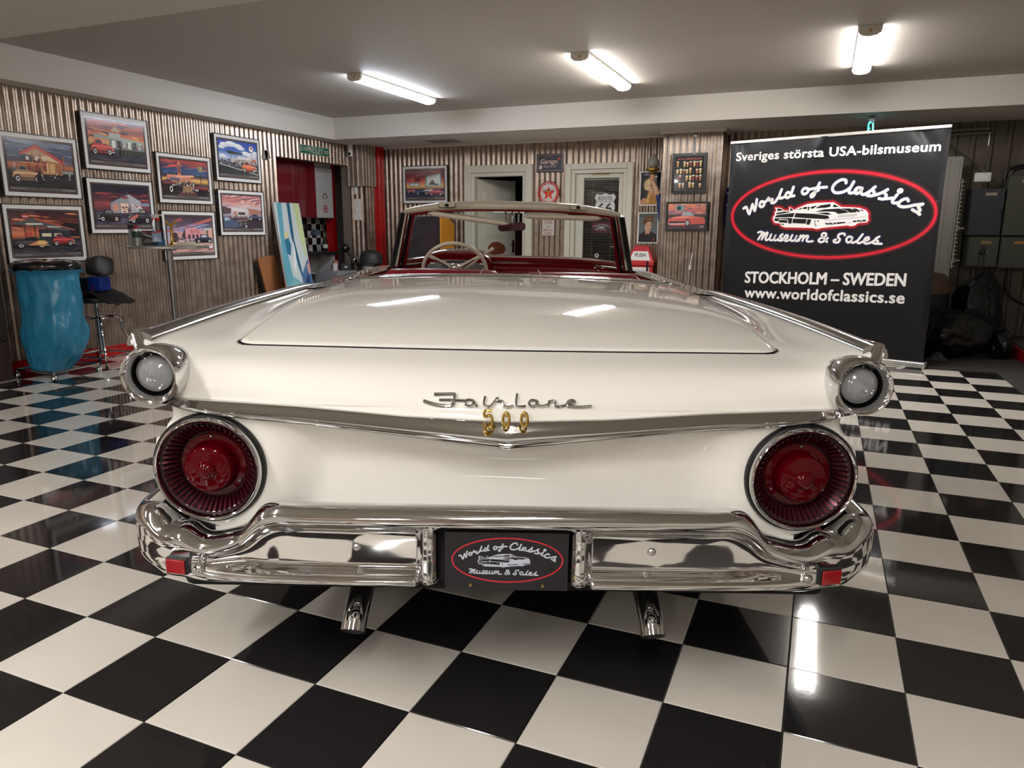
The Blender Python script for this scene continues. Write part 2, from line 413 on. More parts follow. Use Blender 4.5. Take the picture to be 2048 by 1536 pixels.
# right wall and wall behind the camera
mb = MB(); corr(mb, (XR, YB), (XR, YF), 0, ZC + .1, amp=.006, seg=4)
struct(mb.build('wall_right', M('right_wall_paint', (176, 168, 156), .6, var=.1), smooth=True, ang=80, fixn=False), 'plain wall on the right side')
mb = MB(); corr(mb, (XR, YF), (XL, YF), 0, ZC + .1, seg=4)
wf = struct(mb.build('wall_front', CORR, smooth=True, ang=80, fixn=False), 'corrugated wall behind the photographer')
mb = MB()
for k in range(5): mb.box(-3.6, 0.6, YF + .03, YF + .07, .03 + k * .46, .47 + k * .46)
struct(mb.build('door_3', M('garage_door', (176, 172, 166), .4, var=.03), smooth=False, bevel=.006), 'sectional garage door behind the photographer')
# ceiling, soffits, beam
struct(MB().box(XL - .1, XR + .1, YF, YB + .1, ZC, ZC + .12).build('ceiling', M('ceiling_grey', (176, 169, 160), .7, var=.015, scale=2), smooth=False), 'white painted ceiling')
mb = MB(); mb.box(XL - .1, XSOF, YF, YB, ZS, ZC); mb.box(XSOF, XR, YSOF, YB, ZS, ZC)
struct(mb.build('ceiling_soffit', WALLPAINT, smooth=False), 'white dropped soffit along left and back walls')
struct(MB().box(XSOF, XR, 0.62, 1.50, ZS, ZC).build('ceiling_beam', WALLPAINT, smooth=False), 'white ceiling beam above the camera')
struct(MB().box(XL - .95, XL - .1, 5.5, 8.4, 2.25, 2.3).build('ceiling_nook', WALLPAINT, smooth=False), 'ceiling of the kitchen nook')
# cornice line at back wall top
struct(MB().box(-4.85, -.70, YB - .05, YB - .005, ZS - .022, ZS - .001).build('trim_2', WALLPAINT, smooth=False), 'thin white cornice on top of the back wall')
# red skirting, two steps
mb = MB(); mb.box(XL + .010, XL + .045, 1.2, 5.74, 0, .085); mb.box(XL + .010, XL + .03, 1.2, 5.74, .085, .115)
struct(mb.build('baseboard_left', RED_GLOSS, smooth=False, bevel=.004), 'glossy red baseboard along the poster wall')
mb = MB(); mb.box(3.07, 3.10, 5.0, 7.75, .006, .075); mb.box(3.085, 3.12, 5.0, 7.75, .075, .10)
struct(mb.build('baseboard_right', RED_GLOSS, smooth=False, bevel=.004), 'red curb board at the far right corner')
struct(MB().box(3.12, XR, 5.0, 7.75, .006, .12).build('floor_step', M('grey_step', (74, 70, 66), .8, var=.2), smooth=False), 'grey low step behind the red curb')
# red steel column, two visible faces
mb = MB(); mb.box(-4.965, -4.825, 7.58, 7.72, 0.012, ZS)
col = struct(mb.build('trim_3', RED_GLOSS, smooth=False, bevel=.012), 'glossy red steel column in the back left corner')
MB().box(-5.0, -4.79, 7.545, 7.755, 0, .012).build('base_plate', RED_GLOSS, col, smooth=False)

# ------------------------------------------------------------------ kitchen nook behind the left wall
NOOKW = M('nook_wall_paint', (150, 146, 140), .6, var=.03)
mb = MB(); mb.box(-5.98, -5.88, 5.6, 8.1, 0, 2.25); mb.box(-5.9, XL - .13, 5.55, 5.65, 0, 2.25); mb.box(-5.9, XL - .13, 7.95, 8.05, 0, 2.25)
nk = struct(mb.build('wall_nook', NOOKW, smooth=False), 'inside walls of the kitchen nook')
BT, WT = M('nook_black_tile', (18, 18, 19), .2), M('nook_white_tile', (205, 203, 198), .2)
for iy in range(15):
    for iz in range(5):
        y0, z0 = 6.4 + iy * .1016, .90 + iz * .1016
        MB().box(-5.88, -5.872, y0 + .001, y0 + .1006, z0 + .001, z0 + .1006).build('tile', BT if (iy + iz) % 2 else WT, nk, smooth=False)
c = thing('wall_cabinet', 'glossy red kitchen wall cabinet in the nook', 'cabinet', (-5.88, 6.15, 1.39))
CABRED = M('cabinet_dark_red', (112, 14, 30), .15, coat=.5, var=.03)
MB().box(0, .34, -.1, .85, 0, .77).build('body', CABRED, c, smooth=False, bevel=.002)
for k in range(2): MB().box(.342, .36, -.1 + k * .12 if k else -.098, .02 if k == 0 else .848, .004, .766).build('door', CABRED, c, smooth=False, bevel=.003)
c = thing('wall_cabinet', 'white kitchen wall cabinet with two round stickers', 'cabinet', (-5.88, 7.005, 1.39))
CABW = M('cabinet_white', (188, 186, 182), .25, coat=.3, var=.02)
MB().box(0, .34, 0, .39, 0, .77).build('body', CABW, c, smooth=False, bevel=.002)
d = MB().box(.342, .36, .003, .387, .004, .70).build('door', CABW, c, smooth=False, bevel=.003)
for (zz, kc) in ((.13, (150, 20, 22)), (.30, (96, 92, 86))):
    ik = Ink(); r = .055
    if kc[0] > 140:
        ik.ell(0, 0, r, r, kc); ik.ell(0, 0, r * .74, r * .74, (190, 180, 172)); ik.poly([(r * .7 * (1 if k % 2 == 0 else .4) * math.sin(PI * k / 5), r * .7 * (1 if k % 2 == 0 else .4) * math.cos(PI * k / 5)) for k in range(10)], kc)
    else:
        ik.poly([(-r, -.04), (r, -.04), (r, .0)] + [(r * math.cos(PI * k / 8), r * math.sin(PI * k / 8)) for k in range(1, 8)] + [(-r, 0)], kc); ik.ell(0, .008, r * .6, r * .45, (176, 170, 164)); ik.rect(-r * .95, -.036, r * .95, -.022, (190, 184, 176))
    st = ik.build('sticker', MATTE_PRINT, d); st.location = (.3612, .20, zz); st.rotation_euler = (0, 0, PI / 2)
mb = MB().box(-5.72, -5.60, 7.46, 7.57, 0, 2.25)
struct(mb.build('trim_5', RED_GLOSS, smooth=False, bevel=.006), 'red pipe casing inside the kitchen nook')
c = thing('base_cabinet', 'white kitchen base unit with open shelf in the nook', 'cabinet', (-5.87, 6.2, 0))
mb = MB(); mb.box(0, .33, 0, .02, .1, .86); mb.box(0, .33, 1.18, 1.2, .1, .86); mb.box(0, .33, .60, .62, .1, .86); mb.box(0, .02, 0, 1.2, .1, .86); mb.box(.0, .33, 0, 1.2, .08, .1)
mb.build('body', CABW, c, smooth=False); MB().box(.02, .32, .62, 1.18, .60, .62).build('shelf', CABW, c, smooth=False)
d = MB().box(.33, .35, .01, .60, .1, .86).build('door', CABRED, c, smooth=False, bevel=.002)
MB().box(.03, .31, .01, 1.19, 0, .08).build('plinth', BLACK_PLASTIC, c, smooth=False)
tag(MB().box(-5.87, -5.49, 6.15, 7.44, .865, .905).build('worktop', M('dark_worktop', (40, 38, 38), .35), smooth=False, bevel=.004), 'dark worktop on the kitchen base unit', 'worktop')
c = thing('bottle', 'clear plastic soda bottle on the nook worktop', 'bottle', (-5.66, 7.34, .905))
MB().lathe([(.03, 0), (.038, .006), (.038, .12), (.034, .15), (.015, .20), (.012, .215), (.012, .235)], 16).build('body', glass_mat('bottle_plastic', (200, 214, 206)), c)
MB().lathe([(.0385, .05), (.0386, .05), (.0386, .105), (.0385, .105)], 16, cap0=False, cap1=False).build('label', M('bottle_label', (206, 208, 200), .4, var=.1), c)
MB().lathe([(.013, .224), (.014, .226), (.014, .245), (.012, .248)], 12).build('cap', M('pink_cap', (190, 120, 116), .4), c)
c = thing('desk_lamp', 'small grey blue clamp lamp above the nook worktop', 'lamp', (-5.70, 6.98, .905))
MB().lathe([(.045, 0), (.045, .012), (.01, .02)], 14).build('base', BLACK_PLASTIC, c)
MB().tube(catmull([(0, 0, .02), (.0, -.02, .14), (.05, 0, .24), (.12, .03, .27)], 5), .006, 8).build('arm', BLACK_PLASTIC, c)
MB().prism([(-.06, .24), (.055, .235), (.075, .29), (.04, .325), (-.045, .325), (-.075, .28)], -.03, .04).build('shade', M('lamp_shade_blue', (74, 86, 96), .4), c, bevel=.008, loc=(.13, .03, 0), rot=(0, 0, PI / 2))
ik = Ink(); ik.rect(0, 0, .34, .24, (16, 15, 15))
ink_text(ik, 'HOT DOG', .03, .13, .08, (140, 136, 128), .02, width=.26, rot=-.1)
for k in range(3): ik.stroke([(.1 + k * .04, .02), (.11 + k * .04, .1)], .012, (140, 134, 110))
ik.stroke([(.07, .03), (.2, .015), (.26, .05)], .01, (150, 132, 60))
o = tag(ik.build('hot_dog_sign', MATTE_PRINT), 'black sign with pale lettering on the nook tiles', 'sign'); o.location = (-5.866, 6.86, 1.14); o.rotation_euler = (0, 0, PI / 2)
c = thing('serving_tray', 'pale tray with yellow rim leaning on nook tiles', 'tray', (-5.80, 7.53, .905))
def rr(w, h, r, n=5):
    P = []
    for cx, cz, a0 in ((w - r, h - r, 0), (r, h - r, 90), (r, r, 180), (w - r, r, 270)):
        for k in range(n + 1):
            a = math.radians(a0 + 90 * k / n); P.append((cx + r * math.cos(a), cz + r * math.sin(a)))
    return P
MB().prism(rr(.16, .30, .05), 0, .006).build('plate', M('tray_pale', (190, 196, 190), .3), c, rot=(-.12, 0, PI / 2))
MB().tube([(p[0], -.003, p[1]) for p in rr(.16, .30, .05)], .007, 8, True).build('rim', M('tray_rim', (140, 130, 60), .35), c, rot=(-.12, 0, PI / 2))
# light switch and thermostat on the jamb strip of the left wall end
for nm, lab, y0, z0, w_, h_ in (('switch_plate', 'tall white switch box on the wall end beside the nook', 7.335, 1.36, .10, .30), ('thermostat', 'small white wall sensor above the switch box', 7.345, 1.72, .045, .14)):
    c = thing(nm, lab, 'switch', (XL + .06, y0 - .005, z0))
    MB().box(0, w_, -.03, 0, 0, h_).build('housing', WHITE_PL, c, smooth=False, bevel=.004)
    MB().box(w_ * .25, w_ * .6, -.035, -.03, h_ * .35, h_ * .55).build('button', WHITE_PL, c, smooth=False, bevel=.002)
c = thing('security_camera', 'small white security camera under the soffit corner', 'camera', (-5.06, 7.22, 2.40))
MB().lathe([(.035, -.015), (.035, 0)], 16).build('mount', WHITE_PL, c)
MB().lathe([(.03, -.16), (.034, -.155), (.034, -.02), (.03, -.012)], 16).build('body', WHITE_PL, c)
MB().lathe([(.0, -.034), (.022, -.034), (.024, -.028), (.024, 0)], 14, axis='y', at=(0, -.002, -.13)).build('lens', BLACK_PLASTIC, c)

# ------------------------------------------------------------------ doors
DOORP = M('door_paint', (206, 200, 184), .4, var=.02, scale=4)
def casing(parent, w_, h_, t=.075, dep=.03, inner=.03):
    for x0, x1, z0, z1, nm in ((0, t, 0, h_, 'jamb_casing'), (w_ - t, w_, 0, h_, 'jamb_casing'), (t, w_ - t, h_ - t, h_, 'head_casing')):
        MB().box(x0, x1, -dep, .05, z0, z1).build(nm, DOORP, parent, smooth=False, bevel=.006)
    for x0, x1, z0, z1 in ((t, t + inner, 0, h_ - t), (w_ - t - inner, w_ - t, 0, h_ - t), (t + inner, w_ - t - inner, h_ - t - inner, h_ - t)):
        MB().box(x0, x1, 0.0, .14, z0, z1).build('rebate', DOORP, parent, smooth=False, bevel=.004)
def handle(parent, x, z, y, s=1):
    mb = MB().box(-.018, .018, -.006, 0, -.09, .09)
    mb.tube(catmull([(0, 0, .03), (0, -.045, .03), (-.02 * s, -.05, .03), (-.11 * s, -.05, .03)], 4), .008, 8)
    mb.lathe([(.008, -.012), (.01, 0)], 10, axis='y', at=(0, -.004, -.05))
    mb.build('handle', STEEL, parent, loc=(x, y, z))
d1 = thing('door_1', None, None, (-3.545, YB - .005, 0)); struct(d1, 'white door frame standing open to a dark room')
casing(d1, 1.03, 2.11, t=.10, inner=.05)
lf = MB().box(0, .72, 0, .04, 0, 1.93).build('door_leaf', DOORP, d1, smooth=False, bevel=.003, loc=(.16, .12, .01), rot=(0, 0, math.radians(66)))
for z0, z1 in ((.15, .95), (1.10, 1.80)):
    for x0, x1 in ((.08, .64),):
        p = MB(); p.box(x0, x1, -.006, .002, z0, z0 + .02); p.box(x0, x1, -.006, .002, z1 - .02, z1); p.box(x0, x0 + .02, -.006, .002, z0, z1); p.box(x1 - .02, x1, -.006, .002, z0, z1)
        p.build('panel_molding', DOORP, lf, smooth=False, bevel=.002)
        MB().box(x0 + .03, x1 - .03, -.009, .002, z0 + .03, z1 - .03).build('panel', DOORP, lf, smooth=False, bevel=.006)
handle(lf, .67, .98, -.002)
MB().prism([(0, 0), (.10, -.02), (.28, 0), (.33, .05), (.30, .12), (.18, .17), (.06, .16), (-.02, .10)], -.016, -.004).build('fist_sticker', M('fist_brown', (120, 62, 44), .5, var=.3, scale=40), lf, smooth=False, bevel=.003, loc=(.18, -.004, .88))
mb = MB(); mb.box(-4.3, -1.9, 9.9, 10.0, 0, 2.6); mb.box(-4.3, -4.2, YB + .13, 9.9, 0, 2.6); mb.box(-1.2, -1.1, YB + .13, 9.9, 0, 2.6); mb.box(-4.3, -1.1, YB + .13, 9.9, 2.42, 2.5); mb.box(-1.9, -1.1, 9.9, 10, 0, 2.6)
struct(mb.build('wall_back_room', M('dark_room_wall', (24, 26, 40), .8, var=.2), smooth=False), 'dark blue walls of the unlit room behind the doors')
d2 = thing('door_2', None, None, (-2.04, YB - .005, 0)); struct(d2, 'white door with a blind behind its glass')
casing(d2, .915, 2.095, t=.075, inner=.05)
lf = thing('door_leaf', None, None, (.127, .05, .01)); lf.parent = d2
mb = MB(); W2, H2 = .66, 1.98
MB().box(0, .11, 0, .04, 0, H2).build('stile', DOORP, lf, smooth=False, bevel=.003); MB().box(W2 - .07, W2, 0, .04, 0, H2).build('stile', DOORP, lf, smooth=False, bevel=.003)
MB().box(.11, W2 - .07, 0, .04, 1.90, H2).build('rail', DOORP, lf, smooth=False, bevel=.003); MB().box(.11, W2 - .07, 0, .04, 0, .30).build('rail', DOORP, lf, smooth=False, bevel=.003)
MB().box(.11, W2 - .07, .012, .018, .30, 1.90).build('pane', GLASS, lf, smooth=False)
handle(lf, W2 - .035, .98, -.002)
bl = thing('venetian_blind', 'metal venetian blind behind the glass of the white door', 'blind', (-2.04 + .127, YB + .045, .01))
MB().box(.115, W2 - .075, .045, .075, 1.875, 1.90).build('head_rail', M('blind_metal', (168, 164, 160), .3, .6), bl, smooth=False)
sl = MB(); sl.grid([[(x, y, z) for x in (.118, W2 - .078)] for y, z in ((-.014, .0), (-.005, .005), (.005, .004), (.014, -.002))])
slm = sl.mesh('slat', MATS['blind_metal'])
for k in range(42):
    o = bpy.data.objects.new('slat', slm); COL.objects.link(o); o.parent = bl; o.location = (0, .06, 1.86 - k * .037); o.rotation_euler = (random.uniform(-.22, .1) - .2, random.uniform(-.008, .008), 0)
for x in (.22, .48): MB().cyl((x, .06, .30), (x, .06, 1.88), .0015, 5).build('cord', WHITE_PL, bl)
# ================================================================== the car
CARX, CARY, CARZ, CARROLL = 0.559, -0.278, 0.397, 0.013
car = thing('convertible_car', 'cream white open convertible car with chrome bumper and round red taillights', 'car', (CARX, CARY, 0))
car.rotation_euler = (0, CARROLL, CARZ)
# ---- upper body surface: table of (y, z) for |x| stations, rows from the trim line forward
XS = [0, .25, .5, .65, .735, .79, .84, .88, .91]
RY = [[.060, .080, .098, .106, .108, .106, .104, .106, .125],
      [.085, .100, .114, .116, .113, .107, .103, .104, .120],
      [.165, .170, .174, .168, .152, .134, .120, .112, .120],
      [.295, .295, .295, .295, .288, .250, .195, .150, .135],
      [.45] * 9, [.70] * 9, [1.0] * 9, [1.3] * 9, [1.50] * 9]
RZ = [[.797, .802, .818, .825, .830, .832, .834, .836, .838],
      [.850, .853, .862, .867, .872, .874, .877, .880, .885],
      [.900, .902, .907, .911, .916, .922, .930, .938, .945],
      [.930, .931, .933, .934, .936, .945, .958, .972, .980],
      [.968, .968, .966, .963, .957, .952, .962, .980, .988],
      [1.003, 1.002, .999, .993, .983, .968, .970, .984, .992],
      [1.028, 1.027, 1.021, 1.013, 1.001, .980, .975, .986, .994],
      [1.041, 1.039, 1.031, 1.021, 1.007, .987, .980, .986, .994],
      [1.045, 1.043, 1.034, 1.023, 1.010, .992, .984, .985, .993]]
VI = list(range(9))
def surf(x, v):
    ax = abs(x)
    ys = [interp(XS, RY[r], ax) for r in range(9)]; zs = [interp(XS, RZ[r], ax) for r in range(9)]
    return Vector((x, interp(VI, ys, v), interp(VI, zs, v)))
LX, LV = .733, 3.05     # lid outline
xs = sorted(set([round(.91 * k / 26, 4) for k in range(27)] + [LX - .016, LX - .006, LX - .0005, LX + .0045, .745, .752]))
xs = [-x for x in xs[:0:-1]] + xs
vsamp = sorted(set([round(8 * k / 56, 4) for k in range(57)] + [2.985, 3.0, 3.008, 3.016, 3.03, 3.06]))
def in_lid(x, v, grow=0):
    ax = abs(x); lx, lv = LX + grow, LV - grow * 22
    if ax >= lx or v < lv: return False
    cr = .05
    if ax > lx - cr and v < lv + .32:     # rounded corner
        dx = (ax - (lx - cr)) / cr; dv = (lv + .32 - v) / .32
        return dx * dx + dv * dv < 1
    return True
rows = []
for v in vsamp:
    r = []
    for x in xs:
        p = surf(x, v)
        if in_lid(x, v, .002): p.z -= .03
        r.append(p)
    rows.append(r)
MB().grid(rows).build('body_shell', PAINT, car, ang=50)
rows = []
xl = [LX * (1 - (1 - k / 34) ** 1.0) for k in range(35)]; xl = sorted(set([round(x, 4) for x in xl] + [LX - .004, LX - .01, LX - .02])); xl = [-x for x in xl[:0:-1]] + xl
vl = sorted(set([LV, LV + .012, LV + .03, LV + .06, LV + .1, LV + .2, LV + .32] + [round(3.4 + 4.55 * k / 40, 3) for k in range(41)]))
for v in vl:
    r = []
    cr, cv = .05, .32; lim = LX
    if v < LV + cv: lim = LX - cr + cr * math.sqrt(max(0, 1 - ((LV + cv - v) / cv) ** 2))
    for x in xl:
        xx = x * lim / LX; p = surf(xx, v)
        e = min((lim - abs(xx)) / .02, (v - LV) / .09 + .0); e = max(0, min(1, e))
        p.z += .004 - .014 * (1 - math.sqrt(1 - (1 - e) ** 2))
        r.append(p)
    rows.append(r)
MB().grid(rows).build('trunk_lid', PAINT, car, ang=60, solid=.004)
seal = []
for k in range(41): seal.append(surf(-LX + .05 + (2 * LX - .10) * k / 40, LV - .022) + Vector((0, 0, -.002)))
cl_ = []
for k in range(1, 9):
    an = PI / 2 * k / 9; cl_.append((LX - .05 + .05 * math.sin(an), LV - .012 + .33 * (1 - math.cos(an))))
cl_ += [(LX + .001, LV + .32 + (7.9 - LV - .32) * k / 24) for k in range(25)]
zo = lambda v: Vector((0, 0, -.002 - .009 * sstep(LV + .25, LV + .5, v)))
seal = [surf(-x, v) + zo(v) for x, v in cl_[::-1]] + seal + [surf(x, v) + zo(v) for x, v in cl_]
MB().tube(seal, .0045, 6).build('lid_seal', BLACK_RUBBER, car)
def y_on(x, z):                           # panel depth at height z (rows A..C)
    lo, hi = 0.0, 3.0
    for _ in range(30):
        m = (lo + hi) / 2
        if surf(x, m).z < z: lo = m
        else: hi = m
    return surf(x, lo).y
# ---- lower rear panel with flared light housings
TLX, TLZ, TLR = .740, .654, .140
def edge(z):
    if z >= .69: return interp([.69, .73, .765, .80, .83], [.892, .884, .868, .862, .870], z)
    return TLX + math.sqrt(max(1e-6, (.152) ** 2 - max(0, TLZ - z) ** 2)) * 1.0 if z > .505 else TLX
rows = []
for i in range(41):
    z = .47 + (.825 - .47) * i / 40; e = edge(z); r = []
    for j in range(121):
        t = -1 + 2 * j / 120; x = t * e; ax = abs(x)
        k = (z - .47) / .355
        base = .150 + .012 * math.sin(PI * k) - .075 * sstep(.55, 1.0, k) * (1 - .5 * ax / .85) - .02 * (1 - sstep(0, .25, k))
        d = math.hypot(ax - TLX, z - TLZ)
        y = base + (.112 - base) * (1 - sstep(.145, .285, d))
        if ax > TLX: y = max(y, .112) if d < .16 else y
        if d < .118: y = .165
        f = (ax - (e - .05)) / .05
        if f > 0 and ax > TLX: y += (.10 * f * f if d > .15 else .0)
        r.append((x, y, z))
    rows.append(r)
MB().grid(rows).build('rear_panel', PAINT, car, ang=60)
# ---- quarter panels, doors, front fenders (side skins) and belt strips
SZ = [1.0, .97, .93, .88, .83, .78, .70, .654, .58, .50, .42, .34]
SX = {.21: [.915, .918, .916, .893, .866, .860, .884, .886, .868, .83, .76, .74],
      .34: [.922, .928, .930, .920, .905, .897, .908, .915, .905, .88, .84, .81],
      .55: [.925, .935, .942, .944, .942, .942, .955, .96, .955, .945, .925, .90],
      1.2: [.925, .938, .946, .950, .952, .958, .968, .97, .966, .956, .94, .91],
      3.2: [.915, .932, .944, .950, .955, .962, .970, .972, .968, .958, .94, .91],
      4.6: [.88, .91, .93, .94, .945, .95, .955, .955, .95, .94, .92, .89],
      5.1: [.82, .86, .88, .90, .905, .91, .915, .915, .91, .90, .88, .85]}
YK = sorted(SX)
for s in (-1, 1):
    rows = []
    for i in range(61):
        y = .21 + (5.1 - .21) * (i / 60) ** 1.4; r = []
        top = interp([.16, .5, 1.2, 1.9, 3.2, 5.1], [.982, .992, .997, .985, .985, .93], y)
        for q, z in enumerate(SZ):
            x = interp(YK, [SX[k][q] for k in YK], y); zz = min(z, top)
            if z < .5:                     # wheel openings
                for wy in (1.46, 4.46):
                    dd = abs(y - wy)
                    if dd < .36: zz = max(zz, .34 + math.sqrt(.36 ** 2 - dd * dd) * .9 - .02)
            r.append((s * x, y, min(zz, top)))
        rows.append(r)
    MB().grid(rows).build('quarter_panel', PAINT, car, ang=50)
    rows = [[(s * x, y, z) for x, z in ((.735, 1.0 if y > 1.6 else 1.005), (.80, .993), (.87, .988), (.918, .984))] for y in [1.50, 1.6, 1.8, 2.2, 2.7, 3.2, 3.45]]
    MB().grid(rows).build('belt_panel', PAINT, car)
# front deck: cowl, hood, nose
rows = []
for y in (3.42, 3.6, 4.0, 4.5, 4.9, 5.08, 5.12, 5.13):
    zt = interp([3.42, 4.0, 4.9, 5.08, 5.13], [.975, .955, .90, .84, .40], y)
    rows.append([(.90 * t, y, zt + .035 * (1 - t * t) if y < 5.1 else zt) for t in [-1 + 2 * k / 16 for k in range(17)]])
MB().grid(rows).build('hood', PAINT, car)
MB().box(-.93, .93, .3, 5.0, .22, .40).build('underbody', DARK, car, smooth=False, bevel=.03)
MB().box(-.70, .70, .2, 1.45, .40, .80).build('trunk_floor', DARK, car, smooth=False)
# ---- stainless fin mouldings
for s in (-1, 1):
    rows = []
    for i in range(31):
        y = .135 + 1.80 * i / 30; zt = interp([.1, .6, 1.2, 1.6, 1.95], [.986, .998, 1.001, .997, .975], y)
        tw = 1 if y < 1.6 else max(.25, 1 - (y - 1.6) / .45)
        rows.append([(s * .872, y, zt - .013), (s * .876, y, zt - .004), (s * .892, y, zt + .002), (s * .912, y, zt + .002), (s * (.915 + .014 * tw), y, zt - .008), (s * (.915 + .02 * tw), y, zt - .024), (s * (.915 + .018 * tw), y, zt - .034)])
    rows.insert(0, [(p[0], p[1] - .002, .955) for p in rows[0]])
    MB().grid(rows).build('fin_molding', STAINLESS, car, ang=60)
    # chrome fin cap: blade from the reverse lamp bezel up to the fin tip
    secs = []
    for (z, xc, wd, y0, y1) in ((.910, .838, .080, .070, .25), (.930, .855, .074, .074, .24), (.946, .876, .054, .086, .22), (.958, .894, .036, .100, .21), (.974, .903, .030, .110, .21), (.988, .909, .027, .118, .21), (.993, .911, .018, .124, .20)):
        secs.append([(s * (xc + wd / 2 * a), y0 + (y1 - y0) * b, z) for a, b in ((-1, .45), (-.8, .12), (-.3, 0), (.3, 0), (.9, .12), (1.05, .5), (.9, 1), (-.9, 1))])
    rings = []
    for a, b in zip(secs, secs[1:]):
        for k in range(4): rings.append([Vector(p).lerp(Vector(q), k / 4) for p, q in zip(a, b)])
    rings.append(secs[-1])
    MB().ring_loft(rings).build('fin_cap', CHROME, car, ang=70)
    # reverse lamp: bezel, dark bowl, ribbed lens, screws
    bx, bz = s * .846, .897
    bez = MB().lathe([(.050, .085), (.056, .060), (.061, .048), (.066, .047), (.069, .056), (.0715, .070), (.072, .085), (.069, .12), (.058, .17), (.040, .23), (.02, .28)], 40, at=(bx, 0, bz), axis='y', cap0=False).build('reverse_lamp', CHROME, car, ang=60)
    MB().lathe([(.001, .098), (.038, .098), (.046, .092), (.054, .07), (.060, .052)], 36, at=(bx, 0, bz), axis='y', cap0=True, cap1=False).build('bowl', M('lamp_bowl', (40, 40, 42), .2, .9), bez, ang=60)
    pr = [(.0005, .056)]
    for k in range(1, 10):
        r = .044 * k / 9; yy = .056 + .022 * (k / 9) ** 2
        pr += [(r - .0030, yy - .0004), (r, yy + .0022)]
    pr += [(.0455, .086), (.0455, .096)]
    MB().lathe(pr, 36, at=(bx, 0, bz), axis='y', cap0=True, cap1=False).build('lens', M('ribbed_clear_lens', (150, 150, 152), .12, .25, coat=.5, var=.05), bez, ang=25)
    for a in (100, 220, 340):
        an = math.radians(a if s < 0 else 180 - a)
        MB().lathe([(.0, .086), (.0035, .087), (.004, .092)], 8, at=(bx + .047 * math.cos(an), 0, bz + .047 * math.sin(an)), axis='y').build('screw', STEEL, bez)
# ---- chrome gull wing trim across the tail
TX = [0, .25, .5, .70, .80, .835]
TY = [.052, .075, .094, .102, .100, .100]; TZT = [.800, .805, .820, .829, .834, .832]; TZB = [.730, .752, .772, .787, .803, .822]
rows = []
for i in range(81):
    x = -.835 + 1.67 * i / 80; ax = abs(x)
    lx = lambda T_: (T_[min(k, 4)] + (T_[min(k, 4) + 1] - T_[min(k, 4)]) * (ax - TX[min(k, 4)]) / (TX[min(k, 4) + 1] - TX[min(k, 4)]))
    k = max(q for q in range(5) if TX[q] <= ax + 1e-9)
    y, zt, zb = lx(TY), lx(TZT), lx(TZB); h = zt - zb
    rows.append([(x, y + .012, zt), (x, y - .004, zt - h * .03), (x, y - .010, zt - h * .12), (x, y - .015, zt - h * .30), (x, y - .024, zt - h * .46), (x, y - .0265, zt - h * .50), (x, y - .023, zt - h * .54), (x, y - .008, zt - h * .74),
                 (x, y - .004, zt - h * .77), (x, y - .006, zt - h * .82), (x, y - .005, zt - h * .90), (x, y - .002, zt - h * .97), (x, y + .02, zb)])
MB().grid(rows).build('tail_trim', CHROME, car, ang=40)
